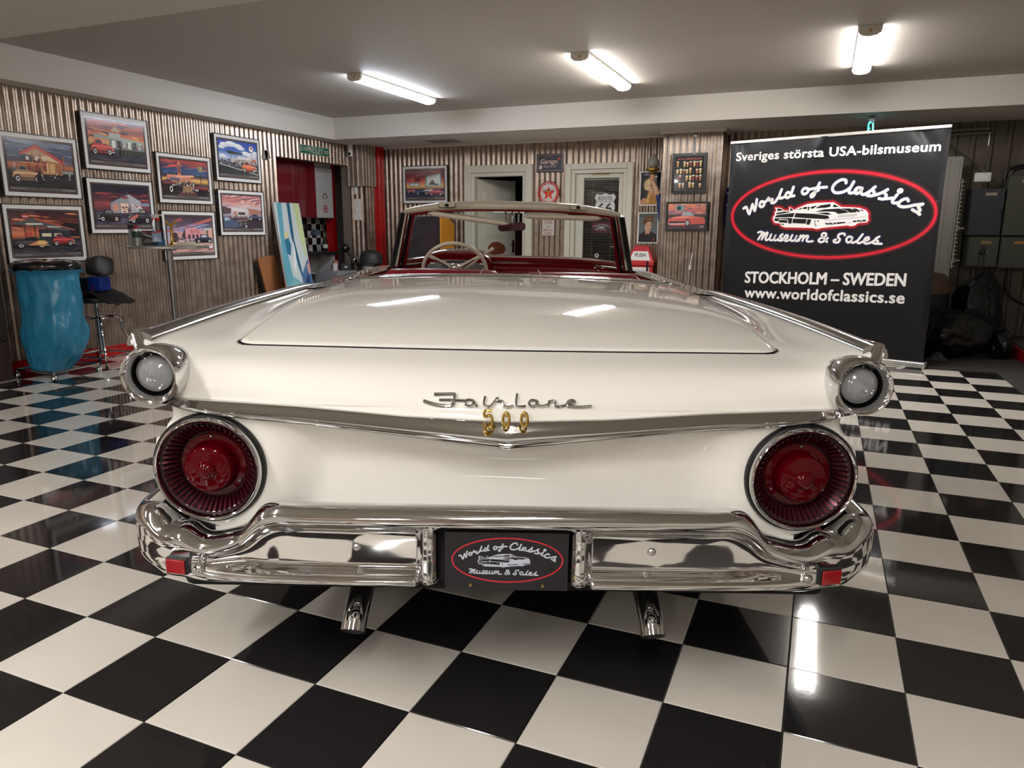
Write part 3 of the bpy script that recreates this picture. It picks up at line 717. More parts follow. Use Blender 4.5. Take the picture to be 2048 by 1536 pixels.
# ---- taillights
RED_LENS = M('red_lens', (76, 0, 8), .06, coat=.0, var=.05, spec=.25)
RED_BOWL = M('dark_red_bowl', (40, 6, 14), .3, .2, var=.1)
for s in (-1, 1):
    tx = s * TLX
    MB().lathe([(.1405, .118), (.1435, .16), (.150, .30), (.160, .52), (.165, .60)], 56, at=(tx, 0, TLZ), axis='y', cap0=False, cap1=False).build('lamp_housing', PAINT, car, ang=60)
    t = MB().lathe([(.136, .120), (.141, .116), (.141, .102), (.137, .096), (.131, .098)], 64, at=(tx, 0, TLZ), axis='y', cap0=False, cap1=False).build('taillight', BLACK_RUBBER, car, ang=60)
    MB().lathe([(.134, .104), (.134, .092), (.131, .083), (.127, .079), (.1235, .082), (.121, .092), (.1205, .110)], 64, at=(tx, 0, TLZ), axis='y', cap0=False, cap1=False).build('chrome_ring', CHROME, t, ang=60)
    MB().lathe([(.1215, .098), (.1135, .101), (.086, .136), (.082, .136), (.0, .137)], 64, at=(tx, 0, TLZ), axis='y', cap0=False, cap1=True).build('bowl', RED_BOWL, t, ang=30)
    fin = MB()
    fin.add([(x_, y_, z_) for y_ in (0,) for x_, y_, z_ in ((.0870, .1250, -.0022), (.0870, .1340, -.0022), (.112, .0995, -.0030), (.112, .0935, -.0030), (.0870, .1250, .0022), (.0870, .1340, .0022), (.112, .0995, .0030), (.112, .0935, .0030))],
            [(0, 1, 2, 3), (7, 6, 5, 4), (0, 3, 7, 4), (1, 5, 6, 2), (0, 4, 5, 1), (3, 2, 6, 7)])
    for zz in (-1, 1): fin.tube([(.0868, .1245, zz * .0024), (.112, .0930, zz * .0032)], .0006, 4)
    fin.tube([(.112, .0930, -.0032), (.112, .0930, .0032)], .0006, 4)
    fm = fin.mesh('louver', M('louver_red', (92, 20, 34), .25, .6, var=.05), smooth=False)
    fm.materials.append(M('louver_edge', (170, 150, 154), .2, 1.0, var=.05))
    for q, p in enumerate(fm.polygons): p.material_index = 1 if q >= 6 else 0
    for k in range(50):
        o = bpy.data.objects.new('louver', fm); COL.objects.link(o); o.parent = t; o.location = (tx, 0, TLZ); o.rotation_euler = (0, 2 * PI * k / 50, 0)
    pr = [(.083, .1355), (.081, .131), (.066, .130), (.0640, .128), (.0595, .096), (.0565, .091), (.051, .0885), (.038, .086), (.028, .085), (.0240, .084), (.0220, .079), (.015, .072), (.006, .0685), (.0003, .0682)]
    ln = MB().lathe(pr, 48, at=(tx, 0, TLZ), axis='y', cap0=False, cap1=True).build('lens', RED_LENS, t, ang=24)
    rb = MB()
    for k in range(56):
        a = 2 * PI * k / 56; c_, s_ = math.cos(a), math.sin(a)
        rb.cyl((tx + .0646 * c_, .126, TLZ + .0646 * s_), (tx + .0606 * c_, .099, TLZ + .0606 * s_), .0011, 4)
    rb.build('lens_ribs', RED_LENS, t)
    for a in (90, 210, 330):
        an = math.radians(a)
        MB().lathe([(.0005, .122), (.003, .123), (.004, .127), (.004, .132)], 8, at=(tx + .0755 * math.cos(an), 0, TLZ + .0755 * math.sin(an)), axis='y').build('screw', STEEL, t)
# ---- rear bumper: loft of cross sections along the wrapped plan curve
LOW = [(.041, .436), (.036, .427), (.020, .419), (.005, .411), (.000, .402), (.006, .392), (.055, .384)]
CEN = [(.105, .556), (.080, .576), (.048, .590), (.020, .587), (.003, .570), (.001, .553), (.012, .538), (.028, .524), (.038, .512)] + LOW
M60 = [(.110, .552), (.085, .566), (.055, .575), (.026, .570), (.006, .553), (.002, .537), (.010, .522), (.026, .508), (.037, .494)] + LOW
M66 = [(.115, .500), (.090, .512), (.062, .520), (.030, .515), (.010, .502), (.004, .494), (.008, .482), (.022, .471), (.033, .460), (.035, .438), (.031, .429), (.018, .420), (.005, .412), (.000, .402), (.006, .391), (.055, .383)]
M74 = [(.115, .472), (.090, .488), (.062, .498), (.030, .494), (.010, .482), (.003, .470), (.004, .461), (.009, .456), (.014, .447), (.016, .438), (.014, .429), (.009, .421), (.003, .413), (.000, .402), (.010, .386), (.055, .380)]
M84 = [(.110, .491), (.088, .509), (.060, .520), (.030, .517), (.010, .504), (.002, .493), (.000, .478), (.001, .464), (.003, .452), (.004, .441), (.004, .431), (.003, .422), (.003, .413), (.006, .402), (.018, .388), (.055, .382)]
M92 = [(.085, .523), (.070, .541), (.048, .552), (.024, .548), (.008, .533), (.001, .515), (.000, .497), (.000, .480), (.000, .465), (.001, .450), (.002, .437), (.004, .425), (.008, .414), (.015, .404), (.028, .396), (.055, .394)]
SID = [(.050, .518), (.042, .532), (.030, .540), (.015, .538), (.004, .525), (.000, .510), (.000, .495), (.000, .480), (.000, .465), (.000, .452), (.002, .440), (.005, .430), (.010, .420), (.018, .412), (.030, .406), (.048, .405)]
TOP = CEN[:6]
REC = TOP + [(.014, .541), (.045, .536), (.085, .532), (.092, .45), (.092, .43), (.092, .42), (.092, .411), (.092, .402), (.092, .392), (.10, .384)]
def PIL(d): return TOP + [(.012, .539), (min(d, .03) + .006, .527), (d + .004, .512), (d, .470), (d, .436), (d, .425), (max(.004, d - .002), .411), (max(.002, d - .002), .402), (d + .006, .392), (d + .04, .384)]
PLAN = [(0, 0, REC), (.150, 0, REC), (.156, 0, PIL(.075)), (.160, 0, PIL(.045)), (.166, 0, PIL(.022)), (.175, 0, PIL(.009)), (.186, 0, PIL(.005)), (.197, 0, PIL(.010)), (.206, 0, PIL(.024)), (.216, 0, CEN), (.23, .0, CEN), (.30, .0, CEN), (.40, .001, CEN), (.50, .003, CEN), (.555, .005, CEN), (.60, .007, M60), (.655, .011, M66), (.74, .017, M74), (.80, .026, M84), (.855, .042, M84), (.905, .070, M92), (.940, .108, M92), (.962, .155, SID), (.972, .22, SID), (.976, .32, SID), (.976, .45, SID), (.972, .60, SID)]
pts = catmull([(p[0], p[1], 0) for p in PLAN], 5); secs = []
for i in range(60): pts[i] = Vector((PLAN[i // 5][0] + (PLAN[i // 5 + 1][0] - PLAN[i // 5][0]) * (i % 5) / 5, PLAN[i // 5][1], 0))
for i, p in enumerate(pts):
    k, f = min(i // 5, len(PLAN) - 2), (i - 5 * min(i // 5, len(PLAN) - 2)) / 5
    if k < 12: prof = [(a_[0] * (1 - f) + b_[0] * f, a_[1] * (1 - f) + b_[1] * f) for a_, b_ in zip(PLAN[k][2], PLAN[k + 1][2])]
    else:
        Q = [PLAN[max(0, min(len(PLAN) - 1, k + d_))][2] for d_ in (-1, 0, 1, 2)]
        def cr_(p0, p1, p2, p3): return .5 * (2 * p1 + (p2 - p0) * f + (2 * p0 - 5 * p1 + 4 * p2 - p3) * f * f + (3 * p1 - p0 - 3 * p2 + p3) * f ** 3)
        prof = [(cr_(*[q[m][0] for q in Q]), cr_(*[q[m][1] for q in Q])) for m in range(16)]
    t = pts[min(i + 1, len(pts) - 1)] - pts[max(i - 1, 0)]; t.normalize(); inn = Vector((-t.y, t.x, 0))
    prof = [(q.x, q.y) for q in catmull([(a, b, 0) for a, b in prof], 4)]
    secs.append([(p.x + inn.x * d, p.y + inn.y * d, z) for d, z in prof])
rows = [[(-q[0], q[1], q[2]) for q in r] for r in secs[:0:-1]] + secs
bump = MB().grid(rows).build('bumper', CHROME, car, ang=75)
for s in (-1, 1):
    for x, y, z in ((.746, .020, .424), (.364, .044, .478)):
        MB().lathe([(.0005, -.011), (.006, -.010), (.010, -.006), (.0125, 0), (.0125, .012)], 20, at=(s * x, y, z), axis='y').build('bolt', CHROME, bump, ang=60)
    r = MB().box(-.029, .029, -.007, .01, -.021, .021).build('reflector', BLACK_PLASTIC, bump, smooth=False, bevel=.003, loc=(s * .802, .026, .428), rot=(0, 0, s * .22))
    ik = MB().box(-.026, .026, -.012, -.006, -.018, .019).build('reflector_lens', M('red_reflector', (150, 8, 20), .15, coat=.5, var=.15, scale=220), bump, smooth=False, bevel=.003, loc=(s * .802, .026, .428), rot=(0, 0, s * .22))
# dark sheets standing in for shade in the gaps between bumper ends and body
for s in (-1, 1):
    MB().grid([[(s * x, y, z) for x, y in ((.90, .12), (.93, .16), (.945, .24), (.95, .5))] for z in (.40, .50)]).build('bumper_gap_shade', DARK, car)
# ---- licence plate
plate = thing('licence_plate', None, None, (0.006, .030, .450)); plate.parent = car
MB().box(-.152, .152, 0, .003, -.076, .076).build('plate', M('plate_black', (30, 29, 33), .35, var=.05), plate, smooth=False, bevel=.001)
for x, dx in ((-.088, .002), (.090, .014)):
    MB().lathe([(.0005, -.006), (.0035, -.006), (.0045, -.002), (.0045, 0)], 6, at=(x, 0, -.062), axis='y').build('screw', M('brass_screw', (196, 178, 96), .3, 1), plate, smooth=False)
MB().box(-.165, .165, .06, .07, .384, .53).build('plate_recess', DARK, car, smooth=False)
# ---- exhaust tips, turned down
for s in (-1, 1):
    pth = catmull([(s * .385, .62, .285), (s * .388, .40, .285), (s * .392, .27, .275), (s * .398, .18, .235), (s * .402, .135, .190)], 6)
    mb = MB(); mb.tube(pth, .033, 24, caps=False)
    mb.build('exhaust_tip', CHROME, car, ang=60)
    MB().tube(pth[-8:-1] + [pth[-1] - (pth[-1] - pth[-2]) * .3], .0312, 20).build('exhaust_bore', DARK, car)
    MB().box(s * .385 - .03 if s > 0 else s * .385 - .03, s * .385 + .03, .45, .455, .27, .33).build('exhaust_hanger', BLACK_RUBBER, car, smooth=False)
# ---- wheels
for wy in (1.46, 4.46):
    for s in (-1, 1):
        wv = MB().lathe([(.19, -.09), (.26, -.10), (.32, -.095), (.345, -.06), (.348, 0), (.345, .06), (.32, .095), (.26, .10), (.19, .09)], 40, axis='x', at=(s * .745, wy, .348 + s * .745 * math.tan(CARROLL))).build('wheel', BLACK_RUBBER, car)
        zc = .348 + s * .745 * math.tan(CARROLL)
        MB().lathe([(.20, .1005), (.27, .1012), (.275, .1005)], 40, axis='x', at=(s * .745, wy, zc), cap0=False, cap1=False).xf(Matrix.Identity(4)).build('whitewall', WHITE_PL, wv) if s > 0 else MB().lathe([(.20, -.1005), (.27, -.1012), (.275, -.1005)], 40, axis='x', at=(s * .745, wy, zc), cap0=False, cap1=False).build('whitewall', WHITE_PL, wv)
        MB().lathe([(.20, s * .06), (.19, s * .09), (.12, s * .095), (.05, s * .12), (.001, s * .125)], 32, axis='x', at=(s * .745, wy, zc)).build('hubcap', CHROME, wv)
# ---- script emblem and gold digits on the tail
def emb(u, v):
    px, py = 800 + u * .2148, 760 + v * .2148
    x = (px - 1010.5) / 797.0; z = .8465 - ((py - (px - 1010) * .0165) - 800) * .00124
    return x, z
FAIR = [[(325, 143), (420, 141), (500, 140), (512, 152), (508, 195), (490, 228), (430, 236), (330, 222), (232, 195)], [(372, 186), (430, 185), (495, 186), (610, 190)],
        [(690, 192), (640, 182), (606, 200), (620, 230), (665, 230), (690, 196), (692, 222), (722, 234)], [(785, 158), (776, 212), (796, 234), (840, 228), (893, 168), (898, 190), (932, 192), (946, 200), (950, 228), (992, 236), (1040, 225)],
        [(1072, 138), (1064, 212), (1088, 234), (1150, 232)], [(1250, 192), (1200, 186), (1178, 212), (1205, 236), (1240, 226), (1252, 194), (1258, 226), (1300, 236), (1345, 222)],
        [(1362, 192), (1350, 238)], [(1356, 210), (1392, 192), (1416, 204), (1410, 234), (1450, 242), (1510, 228), (1580, 212), (1588, 196), (1550, 190), (1522, 212), (1530, 238), (1580, 244), (1660, 246), (1742, 240)]]
em = MB()
for st in FAIR:
    P = catmull([(p[0], p[1], 0) for p in st], 5); W = []
    for p in P:
        x, z = emb(p.x, p.y); W.append((x, y_on(x, z) - .005, z))
    em.tube(W, .0033 if st is not FAIR[0] else .0042, 8)
em.build('script_emblem', CHROME, car)
GOLD = M('gold_plate', (206, 170, 88), .18, 1.0, var=.06, scale=200)
def ovl(cx, cz, rx, rz, n=22): return [(cx + rx * math.copysign(abs(math.cos(2 * PI * k / n)) ** .75, math.cos(2 * PI * k / n)), 0, cz + rz * math.sin(2 * PI * k / n)) for k in range(n)]
for k, u in enumerate((818, 978, 1138)):
    x, z = emb(u, 372); z += .015; y0 = .026
    mb = MB()
    if k == 0:
        P = [emb(*q) for q in ((858, 290), (795, 290), (790, 345), (830, 330), (856, 360), (852, 425), (815, 452), (785, 430), (788, 400))]
        mb.tube(catmull([(p[0], y0, p[1] + .015) for p in P], 4), .0034, 8)
    else: mb.tube([(p[0], y0, p[2]) for p in ovl(x, z, .0075, .0165)], .0034, 8, True)
    mb.build('gold_digit', GOLD, car)
    MB().cyl((x, y0, z + .008), (x, y0 + .05, z + .008), .003, 6).build('digit_post', GOLD, car)
# ---- chrome molding behind the cockpit
rows = []
for i in range(61):
    x = -.735 + 1.47 * i / 60; ax = abs(x); z = interp([0, .4, .6, .735], [1.047, 1.040, 1.028, 1.006], ax); yy = 1.50 + .14 * (ax / .735) ** 6 * 0 - .0 * ax
    rows.append([(x, yy - .012, z - .006), (x, yy - .002, z + .004), (x, yy + .015, z + .009), (x, yy + .035, z + .009), (x, yy + .045, z + .013), (x, yy + .065, z + .014), (x, yy + .080, z + .008), (x, yy + .085, z - .02)])
MB().grid(rows).build('deck_molding', CHROME, car, ang=50)
for s in (-1, 1):
    MB().tube(catmull([(s * .735, 1.50, 1.004), (s * .742, 1.58, 1.008), (s * .742, 1.8, 1.006), (s * .742, 2.4, 1.004), (s * .738, 3.0, 1.002)], 6), [.012] * 25, 8).build('belt_molding', CHROME, car)
    for y in (1.56, 1.70): MB().lathe([(.016, 0), (.016, .004), (.010, .008), (.001, .009)], 14, at=(s * .70, y - .03, 1.024)).build('snap_button', CHROME, car)
# ---- cockpit
tub = MB(); tub.grid([[(x, y, z) for x, z in ((-.74, 1.0), (-.72, .9), (-.70, .45), (.70, .45), (.72, .9), (.74, 1.0))] for y in (1.58, 2.2, 2.8, 3.4)])
tub.grid([[(x, 1.585, z) for x in (-.74, 0, .74)] for z in (.45, .8, 1.02)]); tub.grid([[(x, 3.42, z) for x in (-.74, 0, .74)] for z in (.45, .8, .97)])
tub.build('cockpit_lining', RED_VINYL, car, ang=40)
def cushion(x0, x1, y0, y1, z0, z1, r=.05, lean=0, crown=.0):
    mb = MB(); rings = []
    n = 12
    for i in range(n + 1):
        t = i / n; x = x0 + (x1 - x0) * t; e = min(t, 1 - t) * (x1 - x0); k = min(1, e / r); sh = r * (1 - math.sqrt(max(0, 1 - (1 - k) ** 2)))
        zt = z1 - sh + crown * math.sin(PI * t)
        ring = []
        for a in range(5): an = PI / 2 * a / 4; ring.append((x, y0 + sh * .5 + r * (1 - math.sin(PI / 2 - an)) * 1 + lean * 0, 0))
        pts_ = [(y0, z0), (y0, zt - r), (y0 + r * .3, zt - r * .3), (y0 + r, zt), (y1 - r, zt), (y1 - r * .3, zt - r * .3), (y1, zt - r), (y1, z0)]
        rings.append([(x, p[0] + lean * (p[1] - z0), p[1]) for p in pts_])
    return mb.ring_loft(rings)
for x0, x1 in ((-.70, -.03), (.045, .72)):
    st = cushion(x0, x1, 2.25, 2.42, .55, 1.028 if x0 < 0 else 1.022, .055, -.04, .006).build('front_seat', RED_VINYL, car, ang=60)
    cushion(x0, x1, 2.4, 2.9, .45, .62, .05).build('seat_cushion', RED_VINYL, st, ang=60)
    MB().tube(catmull([(x0 + .52 if x0 < 0 else x0 + .13, 2.222, .7), (x0 + .53 if x0 < 0 else x0 + .12, 2.217, .97), (x0 + .54 if x0 < 0 else x0 + .11, 2.25, 1.02), (x0 + .55 if x0 < 0 else x0 + .10, 2.33, 1.035)], 4), .0035, 6).build('piping', IVORY, st)
cushion(-.62, .62, 1.62, 1.78, .50, .985, .05).build('rear_seat', RED_VINYL, car, ang=60)
# dashboard
dp = [(3.20, .80), (3.16, .93), (3.17, .99), (3.20, 1.012), (3.22, 1.015), (3.23, 1.03), (3.21, 1.048), (3.22, 1.066), (3.28, 1.076), (3.42, 1.074), (3.46, .99)]
rows = []
for i in range(31):
    x = -.74 + 1.48 * i / 30; f = (abs(x) / .74) ** 4; rows.append([(x, y + .10 * f, z - .045 * f * (z - .7) / .4) for y, z in dp])
MB().grid(rows).build('dashboard', RED_PAINT, car, ang=50)
rows = []
for i in range(25):
    t = i / 24; x = -.575 + .45 * t; h = math.sqrt(max(0, 1 - (abs(t - .5) * 2) ** 3.2))
    rows.append([(x, 3.42, 1.02), (x, 3.40, 1.03 + .085 * h), (x, 3.22, 1.035 + .078 * h), (x, 3.13, 1.03 + .070 * h), (x, 3.115, 1.022 + .066 * h), (x, 3.125, 1.01 + .058 * h), (x, 3.16, .95)])
MB().grid(rows).build('instrument_hood', RED_PAINT, car, ang=50)
pts_ = [(-.565 + .43 * k / 24, .93 + (.0 if k in (0, 24) else .152) * (1 - (abs(k / 24 - .5) * 2) ** 3.4) ** .5) for k in range(25)]
ip = MB().prism([(p[0], max(.93, p[1])) for p in pts_] + [(-.135, .92), (-.565, .92)], 3.135, 3.15).build('instrument_panel', M('gauge_silver', (120, 124, 128), .3, .7, var=.06), car, smooth=False)
MB().box(-.46, -.24, 3.125, 3.135, 1.010, 1.048).build('gauge_window', M('gauge_grey', (150, 152, 150), .35, .3), ip, smooth=False, bevel=.004)
MB().box(-.42, -.28, 3.120, 3.126, 1.030, 1.044).build('gauge_scale', BLACK_PLASTIC, ip, smooth=False)
for x in (-.51, -.19): MB().box(x - .015, x + .015, 3.128, 3.135, 1.02, 1.03).build('gauge_lamp', WHITE_PL, ip, smooth=False)
# steering wheel, tilted
WC = Vector((-.350, 2.93, .985)); tilt = math.radians(28)
wm = Matrix.Translation(WC) @ Matrix.Rotation(tilt, 4, 'X')   # wheel plane leans towards the driver
rim = MB().tube([(.197 * math.cos(2 * PI * k / 48), 0, .197 * math.sin(2 * PI * k / 48)) for k in range(48)], .0115, 12, True).xf(wm.copy())
sw = rim.build('steering_wheel', IVORY, car)
for a in (35, 145, 270):
    an = math.radians(a)
    MB().tube([(.04 * math.cos(an), .02, .04 * math.sin(an)), (.12 * math.cos(an), .012, .12 * math.sin(an)), (.195 * math.cos(an), 0, .195 * math.sin(an))], [.014, .011, .012], 8).xf(wm).build('spoke', IVORY, sw)
    MB().tube([(.05 * math.cos(an), .004, .05 * math.sin(an)), (.15 * math.cos(an), .0, .15 * math.sin(an))], .006, 6).xf(wm).build('spoke_trim', CHROME, sw)
MB().lathe([(.03, .05), (.04, .03), (.036, .0), (.02, -.012), (.001, -.014)], 20, axis='y').xf(wm).build('hub', CHROME, sw)
MB().tube([WC + Vector((0, .02, -.01)), WC + Vector((0, .30, -.14))], .03, 14).build('steering_column', RED_PAINT, car)
MB().tube(catmull([WC + Vector((.02, .10, -.02)), WC + Vector((.12, .08, .06)), WC + Vector((.235, .05, .145))], 5), [.006] * 8 + [.007, .010, .0115], 8).build('gear_lever', IVORY, car)
# windshield: A posts, header, glass
for s in (-1, 1):
    P0, P1 = Vector((s * .735, 3.08, .985)), Vector((s * .650, 2.98, 1.335))
    def post(off, rad, nm, mat, n=8, par=car): return MB().tube([P0 + Vector(off), P0.lerp(P1, .5) + Vector(off), P1 + Vector(off)], rad, n).build(nm, mat, par)
    ap = post((0, 0, 0), [.042, .034, .032], 'windshield_post', BLACK_RUBBER, 10)
    post((-s * .006, -.034, 0), [.018, .015, .014], 'post_chrome', STAINLESS, 8, ap)
    post((s * .030, -.018, 0), [.013, .012, .011], 'post_seal', BLACK_RUBBER, 8, ap)
    post((-s * .044, .004, 0), [.012, .010, .010], 'post_inner_trim', RED_PAINT, 8, ap)
    MB().ball(P0 + Vector((-s * .02, -.03, .04)), .022, sz=1.3).build('vent_latch', CHROME, ap)
hp = []
for i in range(41):
    t = -1 + 2 * i / 40; x = .665 * t; f = abs(t) ** 3.0
    zc_ = 1.392 - .048 * f; yc = 2.98 + .02 * f; h = .030 * (1 - .35 * f)
    hp.append([(x, yc - .035, zc_ - h * .9), (x, yc - .045, zc_ - h * .2), (x, yc - .03, zc_ + h * .55), (x, yc + .01, zc_ + h * .85), (x, yc + .06, zc_ + h * .4), (x, yc + .07, zc_ - h * .6), (x, yc + .02, zc_ - h * 1.1)])
hd = MB().ring_loft(hp).build('windshield_header', IVORY, car, ang=60)
rows = [[(r[0][0] * .985, r[0][1] - .001, r[0][2] + .004), (r[0][0] * .985, r[0][1] + .004, r[0][2] - .012), (r[6][0] * .985, r[6][1], r[6][2] - .012), (r[5][0] * .985, r[5][1], r[5][2])] for r in hp]
MB().grid(rows).build('header_lining', RED_PAINT, hd)
for s in (-1, 1):
    x = s * .400; lt = MB().prism(rr(.10, .028, .012), -.004, .004).build('header_latch', IVORY, hd, loc=(x - .05, 2.930, 1.370), rot=(.1, s * .05, 0), bevel=.002)
    MB().tube([(p[0] + x - .05, 2.9265, p[1] + 1.370) for p in rr(.10, .028, .012)], .0022, 5, True).build('latch_seal', BLACK_RUBBER, hd)
    MB().ball((x, 2.923, 1.384), .010, sx=1.3, sy=.5).build('latch_hole', DARK, hd)
def visor(pts_, nm='sun_visor'):
    a, b = Vector(pts_[0]), Vector(pts_[1]); rings = []
    for k in range(17):
        t = k / 16; p = a.lerp(b, t); e = math.sqrt(max(.02, 1 - (2 * t - 1) ** 8)); r = .016 * e
        rings.append([p + Vector((0, math.cos(2 * PI * q / 12) * r * 1.0 + (.07 if 0 else 0), math.sin(2 * PI * q / 12) * r)) for q in range(12)])
    mb = MB().ring_loft(rings)
    mb.grid([[a + Vector((.01, 0, .012)), b + Vector((-.01, 0, .012))], [a + Vector((.01, .12, .022)), b + Vector((-.01, .12, .022))]])
    return mb.build(nm, IVORY, car, ang=50)
visor([(-.515, 2.93, 1.336), (-.02, 2.84, 1.278)]); visor([(.065, 2.93, 1.327), (.545, 2.93, 1.321)])
for s, x in ((-1, -.04), (1, .04)): MB().cyl((x, 2.95, 1.29), (x, 2.98, 1.375), .006, 8).build('visor_bracket', CHROME, car)
mr_ = MB().prism(rr(.17, .05, .02), -.006, .012).build('rear_mirror', M('mirror_back', (74, 14, 34), .1, .5, coat=1), car, loc=(-.085, 2.99, 1.232), rot=(0, -.06, 0), bevel=.003)
MB().cyl((0, 3.0, 1.27), (0, 3.02, 1.37), .006, 8).build('mirror_stem', CHROME, car)
ws = []
for i in range(25):
    t = -1 + 2 * i / 24; f = abs(t) ** 2.6
    ws.append([(t * .735, 3.42 - .34 * f, 1.0 + .02 * (1 - f)), (t * .70, 3.22 - .20 * f, 1.19), (t * .655, 3.02 - .04 * f, 1.375 - .045 * f)])
MB().grid(ws).build('windshield', GLASS, car, fixn=False)
tr = MB().tube(catmull([(p[0][0], p[0][1] + .01, p[0][2] + .004) for p in ws], 2), .011, 8).build('windshield_molding', CHROME, car)
# ================================================================== the museum logo as flat print (used on banner, plate, door sign, table card)
def L2(x, y):                             # traced coordinates to metres, origin at the ellipse centre
    return ((x - 1010) * .00099, -(y + (x - 1010) * .0155 - 472) * .00099)
def C2(u, v): return L2((80 + u * .1172) / .21, (65 + v * .1172) / .21)
SCRIPT_A = [[(166, 412), (195, 398), (222, 455), (234, 468)], [(234, 468), (248, 420), (262, 368)], [(262, 368), (278, 410), (290, 436)], [(290, 436), (300, 380), (304, 318)],
 [(340, 368), (352, 342), (382, 348), (384, 380), (356, 396), (338, 380), (340, 368)], [(384, 352), (408, 336), (430, 305), (436, 330), (470, 318), (462, 350), (474, 356), (500, 345), (530, 300)],
 [(558, 222), (540, 280), (548, 310), (580, 302), (604, 290)], [(650, 262), (622, 252), (602, 282), (620, 306), (650, 286), (666, 240), (676, 200)], [(660, 260), (656, 290), (690, 286)],
 [(818, 218), (786, 216), (766, 244), (780, 270), (812, 262), (826, 236), (818, 218)], [(822, 232), (860, 222), (930, 212), (1000, 208)], [(930, 166), (905, 228), (885, 285), (862, 300), (858, 280), (895, 250), (925, 236)],
 [(1178, 172), (1172, 146), (1130, 142), (1078, 175), (1056, 222), (1080, 258), (1130, 262), (1180, 246), (1215, 220)], [(1248, 162), (1216, 236), (1218, 264), (1256, 262), (1280, 240)],
 [(1322, 222), (1290, 218), (1266, 246), (1282, 272), (1312, 258), (1330, 220), (1322, 264), (1352, 282), (1396, 262)], [(1352, 282), (1400, 252), (1444, 212)], [(1444, 212), (1420, 236), (1440, 262), (1428, 292), (1384, 292)], [(1440, 290), (1500, 270), (1554, 238)], [(1554, 238), (1528, 264), (1548, 292), (1530, 324), (1488, 318)], [(1545, 322), (1600, 316)],
 [(1640, 286), (1606, 340), (1622, 360), (1664, 356)], [(1740, 342), (1724, 322), (1684, 336), (1658, 372), (1690, 394), (1742, 392), (1790, 380)], [(1790, 380), (1862, 370)], [(1862, 370), (1828, 392), (1846, 424), (1822, 440), (1782, 420)], [(1822, 440), (1846, 462)]]
SCRIPT_B = [[(344, 656), (372, 648), (388, 658), (350, 728)], [(364, 700), (398, 660), (408, 664), (388, 726)], [(392, 716), (432, 660), (446, 662), (428, 716), (440, 732), (470, 716)],
 [(486, 672), (472, 716), (490, 732), (516, 716), (532, 674), (520, 722), (536, 732), (566, 714)], [(604, 668), (578, 690), (600, 708), (586, 732), (562, 728)], [(586, 732), (620, 724), (660, 696), (650, 674), (626, 692), (624, 724), (650, 734), (690, 716)],
 [(704, 674), (690, 716), (708, 732), (734, 716), (750, 674), (738, 722), (756, 732), (776, 710)], [(790, 676), (774, 728)], [(782, 704), (812, 676), (824, 684), (810, 728)], [(818, 704), (850, 676), (864, 686), (852, 718), (866, 734), (914, 728)],
 [(1052, 732), (1020, 700), (996, 668), (1010, 648), (1036, 654), (1030, 680), (984, 700), (970, 722), (992, 736), (1026, 722), (1056, 694)],
 [(1214, 664), (1206, 648), (1166, 652), (1152, 680), (1172, 704), (1156, 732), (1122, 732), (1116, 714), (1136, 706)], [(1280, 680), (1250, 676), (1232, 706), (1250, 732), (1278, 712), (1288, 678), (1280, 722), (1298, 732), (1330, 714)],
 [(1376, 650), (1336, 716), (1350, 734), (1386, 718)], [(1386, 716), (1434, 698), (1428, 676), (1402, 690), (1394, 722), (1420, 736), (1466, 720), (1492, 700)], [(1526, 668), (1494, 692), (1518, 710), (1504, 734), (1478, 728)], [(1504, 734), (1552, 734)]]
SIL = [(190, 370), (200, 330), (225, 290), (220, 240), (245, 225), (218, 165), (300, 170), (350, 185), (385, 215), (480, 222), (478, 155), (520, 170), (570, 205), (660, 160), (800, 105), (950, 85), (1250, 75), (1390, 155), (1560, 160), (1690, 170), (1790, 205), (1840, 260), (1840, 330), (1855, 370), (1830, 410), (1690, 425), (1640, 465), (1580, 480), (1520, 465), (1300, 490), (1100, 515), (1000, 538), (930, 520), (620, 518), (430, 518), (360, 495), (330, 450), (230, 440)]
BLK = [[(262, 180), (330, 190), (375, 215), (268, 230)], [(497, 170), (530, 185), (555, 215), (500, 225)], [(250, 262), (400, 234), (540, 242), (330, 278), (250, 292)], [(236, 312), (330, 288), (590, 258), (562, 336), (230, 342)],
 [(606, 262), (930, 272), (1060, 288), (1180, 304), (1205, 352), (1120, 364), (820, 352), (580, 336)], [(222, 358), (556, 350), (545, 448), (492, 452), (468, 376), (308, 372), (295, 412), (225, 404)], [(305, 386), (458, 386), (474, 440), (308, 430)], [(566, 360), (815, 364), (800, 448), (556, 440)], [(826, 366), (895, 374), (872, 466), (806, 460)],
 [(612, 208), (710, 166), (708, 194)], [(726, 164), (802, 148), (798, 188), (728, 192)], [(866, 154), (985, 124), (915, 180), (862, 186)], [(938, 180), (1032, 126), (1200, 102), (1206, 150), (1130, 168)], [(1256, 106), (1356, 154), (1246, 160)],
 [(930, 238), (1100, 196), (1350, 180), (1470, 215), (1520, 250), (1346, 274), (1290, 240), (1160, 232)], [(1372, 180), (1530, 178), (1630, 212), (1655, 244), (1528, 250), (1480, 215)], [(1562, 178), (1640, 182), (1715, 226), (1672, 240)], [(1680, 186), (1768, 216), (1732, 226)], [(962, 258), (1170, 248), (1240, 284), (1150, 290)],
 [(1128, 432), (1480, 404), (1478, 426), (1250, 462), (1160, 458)], [(1600, 386), (1824, 360), (1820, 386), (1760, 404), (1600, 410)], [(340, 450), (420, 462), (400, 478), (360, 470)], [(952, 380), (966, 380), (970, 450), (1000, 486), (985, 492), (960, 460)], [(1005, 380), (1035, 400), (1020, 414), (1000, 400)], [(815, 150), (850, 150), (826, 230), (815, 200)]]
